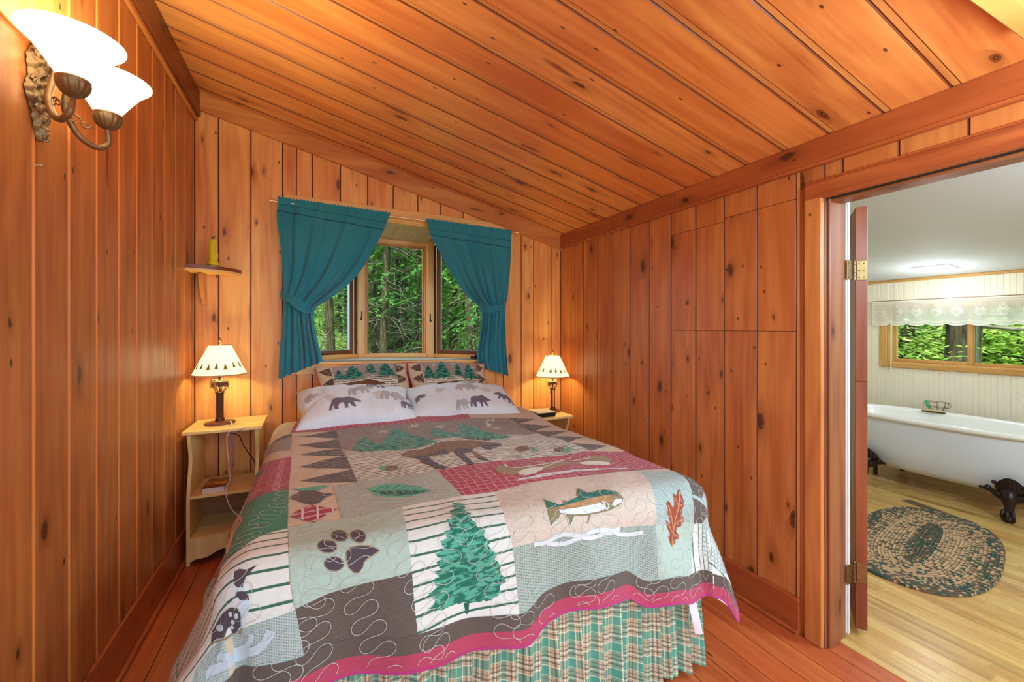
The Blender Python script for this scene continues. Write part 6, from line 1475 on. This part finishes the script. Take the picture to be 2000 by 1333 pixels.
br = empty('nail_brush', (5.50, 2.03, TZ - .002), .1, 'flat wooden bristle brush lying on the tub rim in front of the wire basket', 'brush')
M['brush_wood'] = plain('pale_brush_wood', srgb(206, 176, 126), .5); M['bristle'] = plain('dark_bristles', srgb(96, 84, 66), .9)
mb = MB(); mb.tube([(0, -.095, .016), (0, -.085, .018), (0, -.02, .022), (0, .06, .019), (0, .085, .017)], [.006, .016, .019, .017, .006], 12, flat=.45); mb.build('back', 'brush_wood', br)
mb = MB()
for i in range(26):
    for j in range(5):
        y, x = -.085 + i * .0065, -.011 + j * .0055; mb.tube([(x, y, .014), (x + .001, y, 0)], .0022, 4)
o = mb.build('bristles', 'bristle', br); o['kind'] = 'stuff'

# ------------------------------------------------------------------ braided rug, floor register
def rugmat():
    t = NT('braided_rug'); U, V = t.uv()                             # U metres round the braid, V ring number
    ring = t.m_('FLOOR', V); fr_ = t.m_('FRACT', V)
    uu = t.m_('ADD', t.m_('DIVIDE', U, .013), t.m_('MULTIPLY', t.m_('ABSOLUTE', t.m_('SUBTRACT', fr_, .5)), 1.6))
    cell = t.m_('FLOOR', uu)
    wn_ = t.n('TexWhiteNoise', {'Vector': t.xyz(cell, ring, 1.)}, noise_dimensions='3D'); rnd = wn_.outputs[0]
    tan, grn, brn = srgb(196, 160, 122), srgb(62, 88, 76), srgb(112, 92, 76)
    z1 = t.m_('LESS_THAN', ring, 2.5); z3 = t.m_('GREATER_THAN', ring, 14.5); z2 = t.m_('GREATER_THAN', ring, 10.5)
    thr = t.m_('ADD', .3, t.m_('ADD', t.m_('MULTIPLY', z1, .6), t.m_('ADD', t.m_('MULTIPLY', z3, .30), t.m_('MULTIPLY', z2, .15))))
    dark = t.m_('LESS_THAN', rnd, thr)
    dk = t.mix(t.m_('LESS_THAN', wn_.outputs['Color'] and t.n('SeparateColor', {0: wn_.outputs['Color']}).outputs[1], .5), grn, brn)
    c = t.mix(dark, tan, dk); gap = t.m_('GREATER_THAN', t.m_('ABSOLUTE', t.m_('SUBTRACT', fr_, .5)), .42)
    c = t.mix(t.m_('MULTIPLY', gap, .45), c, srgb(60, 52, 44))
    t.base(c, .95, .05)
    h = t.m_('MULTIPLY', t.m_('SINE', t.m_('MULTIPLY', fr_, PI)), t.m_('ADD', .6, t.m_('MULTIPLY', .4, t.m_('SINE', t.m_('MULTIPLY', t.m_('FRACT', uu), PI)))))
    t.bump(h, .8, .006); return t.m
M['rug'] = rugmat()
mb = MB(); NR_, NC_ = 19, 160; rows = []; U = []
def rugp(r, k):
    hx, hy = .38 + .41 * r, .345 * r + .012; a = 2 * PI * k / NC_; c, s_ = math.cos(a), math.sin(a); e = 2.9 - .3 * r
    return hx * math.copysign(abs(c) ** (2 / e), c), hy * math.copysign(abs(s_) ** (2 / e), s_)
for i in range(NR_ + 1):
    r = i / NR_; L = 0; row = []; ur = []; pv = rugp(r, 0)
    for k in range(NC_ + 1):
        p = rugp(r, k % NC_); L += math.dist(p, pv); pv = p; row.append((p[0], p[1], .014)); ur.append((L, i * 18 / 19 + .0001))
    rows.append(row); U.append(ur)
for i in range(NR_):                                                # each braid its own strip, so the plait runs true round the ring
    um = [(p[0] + q[0]) / 2 for p, q in zip(U[i], U[i + 1])]; mb.grid([rows[i], rows[i + 1]], [[(u, i + .001) for u in um], [(u, i + .999) for u in um]])
mb.face([rows[0][k] for k in range(NC_)], [(k * .004, .5) for k in range(NC_)])
e_ = [rows[-1], [(p[0] * 1.006, p[1] * 1.01, .010) for p in rows[-1]], [(p[0] * 1.006, p[1] * 1.01, .001) for p in rows[-1]]]
mb.grid(e_, [[(u[0], 18.5) for u in U[-1]]] * 3); mb.grid([[(p[0], p[1], .001) for p in rows[0]][::-1], [(p[0], p[1], .001) for p in rows[-1]][::-1]])
rug = mb.build('braided_rug', 'rug'); rug.location = (3.79, 1.445, -K * 3.80); rug.rotation_euler = (0, math.atan(K), math.radians(13))
tag(rug, 'oval braided rug in tan and dark green on the bathroom floor', 'rug')
M['reg_metal'] = plain('brown_metal_grille', srgb(128, 104, 80), .5, .4)
rg = empty('floor_register', (4.60, 1.71, .0005), math.radians(-14)); tag(rg, 'long brown metal floor vent beside the braided rug', 'floor vent')
mb = MB(); mb.box((-.045, -.19, 0), (.045, -.165, .005), ch=.002); mb.box((-.045, .165, 0), (.045, .19, .005), ch=.002); mb.box((-.045, -.165, 0), (-.024, .165, .005), ch=.002); mb.box((.024, -.165, 0), (.045, .165, .005), ch=.002); mb.build('frame', 'reg_metal', rg)
mb = MB(); mb.box((-.024, -.165, -.0004), (.024, .165, .0004)); mb.build('duct', 'plastic_black', rg)
mb = MB()
for k in range(27): mb.box((-.024, -.163 + k * .0122, .001), (.024, -.158 + k * .0122, .0045))
mb.build('grille', 'reg_metal', rg)

# ------------------------------------------------------------------ the woods outside
def leafmat(name, a, b, tr=.5):
    t = NT(name); nz = t.n('ObjectInfo').outputs['Random']; g = t.n('Attribute', attribute_name='bid').outputs['Fac']
    c = t.mix(g, a, b)
    df = t.n('BsdfDiffuse', {'Color': c}); tl = t.n('BsdfTranslucent', {'Color': t.mix(.35, c, (.55, .8, .1))}); mx = t.n('MixShader', {0: tr, 1: df.outputs[0], 2: tl.outputs[0]})
    t.t.links.new(mx.outputs[0], t.out.inputs[0]); return t.m
M['needle'] = leafmat('fir_needles', srgb(34, 92, 44), srgb(110, 168, 84), .4)
M['leaf'] = leafmat('bright_leaves', srgb(130, 176, 76), srgb(232, 240, 150), .5)
def bark():
    t = NT('bark'); o = t.n('TexCoord').outputs['Object']; s_ = t.n('SeparateXYZ', {0: o}).outputs
    f = t.noise(t.xyz(t.m_('MULTIPLY', s_[0], 6.), t.m_('MULTIPLY', s_[1], 6.), s_[2]), 6., 4, .6)
    t.base(t.mix(t.rng(f, .35, .65), srgb(44, 38, 28), srgb(104, 94, 70)), .95, .05); t.bump(f, .6, .03); return t.m
M['bark'] = bark(); M['twig'] = plain('dead_twigs', srgb(126, 120, 98), .9, nz=.2)
M['ground'] = plain('forest_floor', srgb(96, 118, 60), .95, nz=.5, sc=2.)
def ground_z(x, y):
    d = max(0, y - 4.2); e = max(0, x - 6.4)
    return -.75 + .045 * max(d, e) + .009 * max(d, e) ** 2 + .15 * noise.noise((x * .3, y * .3, 0))
mb = MB(); mb.grid([[(x, y, ground_z(x, y)) for y in [-14 + j * 1.1 for j in range(60)]] for x in [-16 + i * 1.1 for i in range(50)]])
g = mb.build('ground', 'ground'); g['kind'] = 'structure'


def leaves(mb, c, n, spread, size, rnd, droop=0., aim=None):
    for _ in range(n):
        p = [c[i] + rnd.gauss(0, spread[i]) for i in range(3)]
        a = rnd.uniform(0, 2 * PI); ti = rnd.uniform(-.5, .5); s = size * rnd.uniform(.6, 1.3)
        u = Vector((math.cos(a), math.sin(a), ti - droop)).normalized() * s; v = Vector((-math.sin(a), math.cos(a), rnd.uniform(-.6, .6))).normalized() * s * .42
        p = Vector(p); mb.face([p - u, p + v, p + u, p - v], None, 0, rnd.random())


def tree_proto(kind, seed):
    rnd = random.Random(seed); root = bpy.data.objects.new({'fir': 'fir_tree', 'pole': 'fir_tree', 'leafy': 'leafy_tree', 'bush': 'bush'}[kind], None)
    COL.objects.link(root)
    if kind in ('fir', 'pole'):
        h = 9.; r0 = rnd.uniform(.06, .11); mb = MB(); lean = rnd.uniform(-.2, .2)
        axis = lambda z: (lean * z / h + .05 * math.sin(z + seed), .04 * math.sin(z * 1.3 + seed), z)
        mb.tube([axis(z * .45) for z in range(-1, 21)], [r0 * (1 - .045 * max(0, k - 1)) for k in range(22)], 12); mb.build('trunk', 'bark', root)
        mb = MB()
        for _ in range(46):                                         # dead lower twigs
            z = rnd.uniform(.6, 6.5); a = rnd.uniform(0, 2 * PI); L = rnd.uniform(.3, 1.3); b = Vector(axis(z)); d = Vector((math.cos(a), math.sin(a), rnd.uniform(-.25, .15)))
            P = [b + d * L * t + Vector((0, 0, -.25 * L * t * t)) + Vector((rnd.uniform(-.03, .03),) * 3) for t in (0, .33, .66, 1)]
            mb.tube(P, [.008, .006, .004, .002], 4, caps=False)
            for q in (.4, .7):
                b2 = b + d * L * q; d2 = (d + Vector((rnd.uniform(-.8, .8), rnd.uniform(-.8, .8), -.2))).normalized(); mb.tube([b2, b2 + d2 * L * .3], [.005, .002], 3, caps=False)
        mb.build('dead_twigs', 'twig', root)
        mb = MB(); zlo = 1.0 if kind == 'fir' else 2.2; nb = 130 if kind == 'fir' else 80
        for _ in range(nb):
            z = rnd.uniform(zlo, h); a = rnd.uniform(0, 2 * PI); L = (1.5 if kind == 'fir' else 1.1) * (1.1 - z / h * .8) * rnd.uniform(.6, 1.1); b = Vector(axis(z)); d = Vector((math.cos(a), math.sin(a), 0)); sd_ = Vector((-d.y, d.x, 0))
            n = int(20 * L) + 6
            for k in range(n):
                t = rnd.uniform(.2, 1) ; p = b + d * L * t + Vector((0, 0, -.45 * L * t * t)) + sd_ * rnd.gauss(0, .16 * L * (1.1 - t)) 
                dd = (d + sd_ * rnd.uniform(-1.2, 1.2) + Vector((0, 0, -.5))).normalized() * rnd.uniform(.07, .14); w = dd.cross(Vector((0, 0, 1))).normalized() * .028
                mb.face([p - dd * .4, p + w, p + dd, p - w], None, 0, rnd.random())
        mb.build('needles', 'needle', root)
    elif kind == 'leafy':
        h = 5.5; mb = MB(); mb.tube([(.05 * math.sin(z), .03 * z * .3, z * .5 - .6) for z in range(12)], [.075 * (1 - .06 * k) for k in range(12)], 10)
        tips = []
        for _ in range(22):
            z = rnd.uniform(.8, 5); a = rnd.uniform(0, 2 * PI); L = rnd.uniform(.8, 1.7); d = Vector((math.cos(a), math.sin(a), rnd.uniform(0, .5))); b = Vector((0, 0, z)); P = [b + d * L * t + Vector((0, 0, .1 * math.sin(t * 5))) for t in (0, .3, .6, 1)]
            mb.tube(P, [.022, .016, .01, .005], 6, caps=False); tips += [b + d * L * t for t in (.35, .6, .85, 1.05)]
        mb.build('trunk', 'bark', root); mb = MB()
        for p in tips: leaves(mb, p, 34, (.28, .28, .11), .062, rnd)
        mb.build('leaves', 'leaf', root)
    else:
        mb = MB()
        for _ in range(14): a = rnd.uniform(0, 2 * PI); mb.tube([(0, 0, -.2), (.2 * math.cos(a), .2 * math.sin(a), .5), (.6 * math.cos(a), .6 * math.sin(a), rnd.uniform(.8, 1.7))], [.016, .01, .004], 5, caps=False)
        mb.build('stems', 'bark', root); mb = MB()
        for _ in range(60): leaves(mb, (rnd.gauss(0, .5), rnd.gauss(0, .5), rnd.uniform(.1, 1.9)), 30, (.18, .18, .09), .055, rnd)
        mb.build('leaves', 'leaf', root)
    return root


protos = {'fir': [tree_proto('fir', 11), tree_proto('fir', 12)], 'pole': [tree_proto('pole', 21), tree_proto('pole', 22), tree_proto('pole', 23)], 'leafy': [tree_proto('leafy', 31), tree_proto('leafy', 32)], 'bush': [tree_proto('bush', 41), tree_proto('bush', 42)]}
used = set(); rw = random.Random(99)
ORD = 'first second third fourth fifth sixth seventh eighth ninth tenth eleventh twelfth thirteenth fourteenth fifteenth sixteenth'.split()
KIND = {'fir': ('bushy green fir', 'tree'), 'pole': ('bare-trunked fir', 'tree'), 'leafy': ('sunlit leafy tree', 'tree'), 'bush': ('low green bush', 'bush')}
def row_of(kind, where, row, spots):
    """plant one row of trees outside a window; spots = (X/Y ratio seen from the room, distance, scale), left to right"""
    for n, (q, d, sc_) in enumerate(sorted(spots)):
        x, y = d * q / math.hypot(q, 1), d / math.hypot(q, 1)
        i = rw.randrange(len(protos[kind])); p = protos[kind][i]; o = copy_tree(p) if (kind, i) in used else p
        used.add((kind, i)); o.location = (x, y, ground_z(x, y) - .05); o.rotation_euler.z = rw.uniform(0, 6.28); o.scale = (sc_, sc_, sc_ * rw.uniform(.95, 1.15))
        tag(o, '%s outside the %s window, %s, %s from the left' % (KIND[kind][0], where, row, ORD[n]), KIND[kind][1], {'fir': 'bushy firs', 'pole': 'bare-trunked firs', 'leafy': 'leafy trees', 'bush': 'bushes'}[kind] + ' outside the %s window' % where)
for row, d, rr_ in (('nearest row', 8.6, (.03, .15, .235, .345)), ('second row', 9.8, (.07, .12, .19, .265, .38, .41)), ('third row', 11.2, (-.01, .095, .17, .215, .30, .36)), ('fourth row', 12.8, (.02, .05, .135, .18, .25, .285, .33)), ('fifth row', 14.5, (.08, .11, .16, .20, .24, .31, .37, .42)), ('sixth row', 16.5, (.0, .04, .10, .14, .19, .23, .28, .32, .36, .40))):
    row_of('pole', 'bedroom', row, [(q + rw.uniform(-.006, .006), d + rw.uniform(-.5, .5), rw.uniform(.8, 1.1)) for q in rr_])
row_of('fir', 'bedroom', 'nearest row', [(.385, 7.4, .6), (.22, 9.3, .62), (-.03, 8.8, .6)])
row_of('fir', 'bedroom', 'farther row', [(.06, 12.5, .8), (.13, 10.6, .55), (.18, 13.5, .8), (.26, 12.2, .75), (.31, 10.5, .7), (.40, 12.5, .8)])
row_of('leafy', 'bedroom', 'far back', [(-.08 + k * .042, rw.uniform(18, 20), rw.uniform(1.1, 1.5)) for k in range(14)])
row_of('leafy', 'bedroom', 'at the very back', [(-.08 + k * .042, rw.uniform(23, 25), rw.uniform(1.5, 2.)) for k in range(14)])
row_of('bush', 'bedroom', 'near the house', [(-.05 + k * .06, rw.uniform(9.5, 12), rw.uniform(.5, .8)) for k in range(8)])
row_of('bush', 'bedroom', 'farther off', [(-.05 + k * .06, rw.uniform(14, 17), rw.uniform(.9, 1.2)) for k in range(8)])
row_of('leafy', 'bathroom', 'near row', [(2.0 + k * .25, rw.uniform(9.6, 12), rw.uniform(.7, 1.0)) for k in range(9)])
row_of('leafy', 'bathroom', 'back row', [(2.0 + k * .25, rw.uniform(14, 17), rw.uniform(1.1, 1.5)) for k in range(9)])
row_of('bush', 'bathroom', 'under the leafy trees', [(2.0 + k * .25, rw.uniform(9, 13), rw.uniform(.8, 1.2)) for k in range(9)])
row_of('pole', 'bathroom', 'in front of the leafy trees', [(2.42, 9.0, 1.1), (3.1, 8.0, 2.6)])
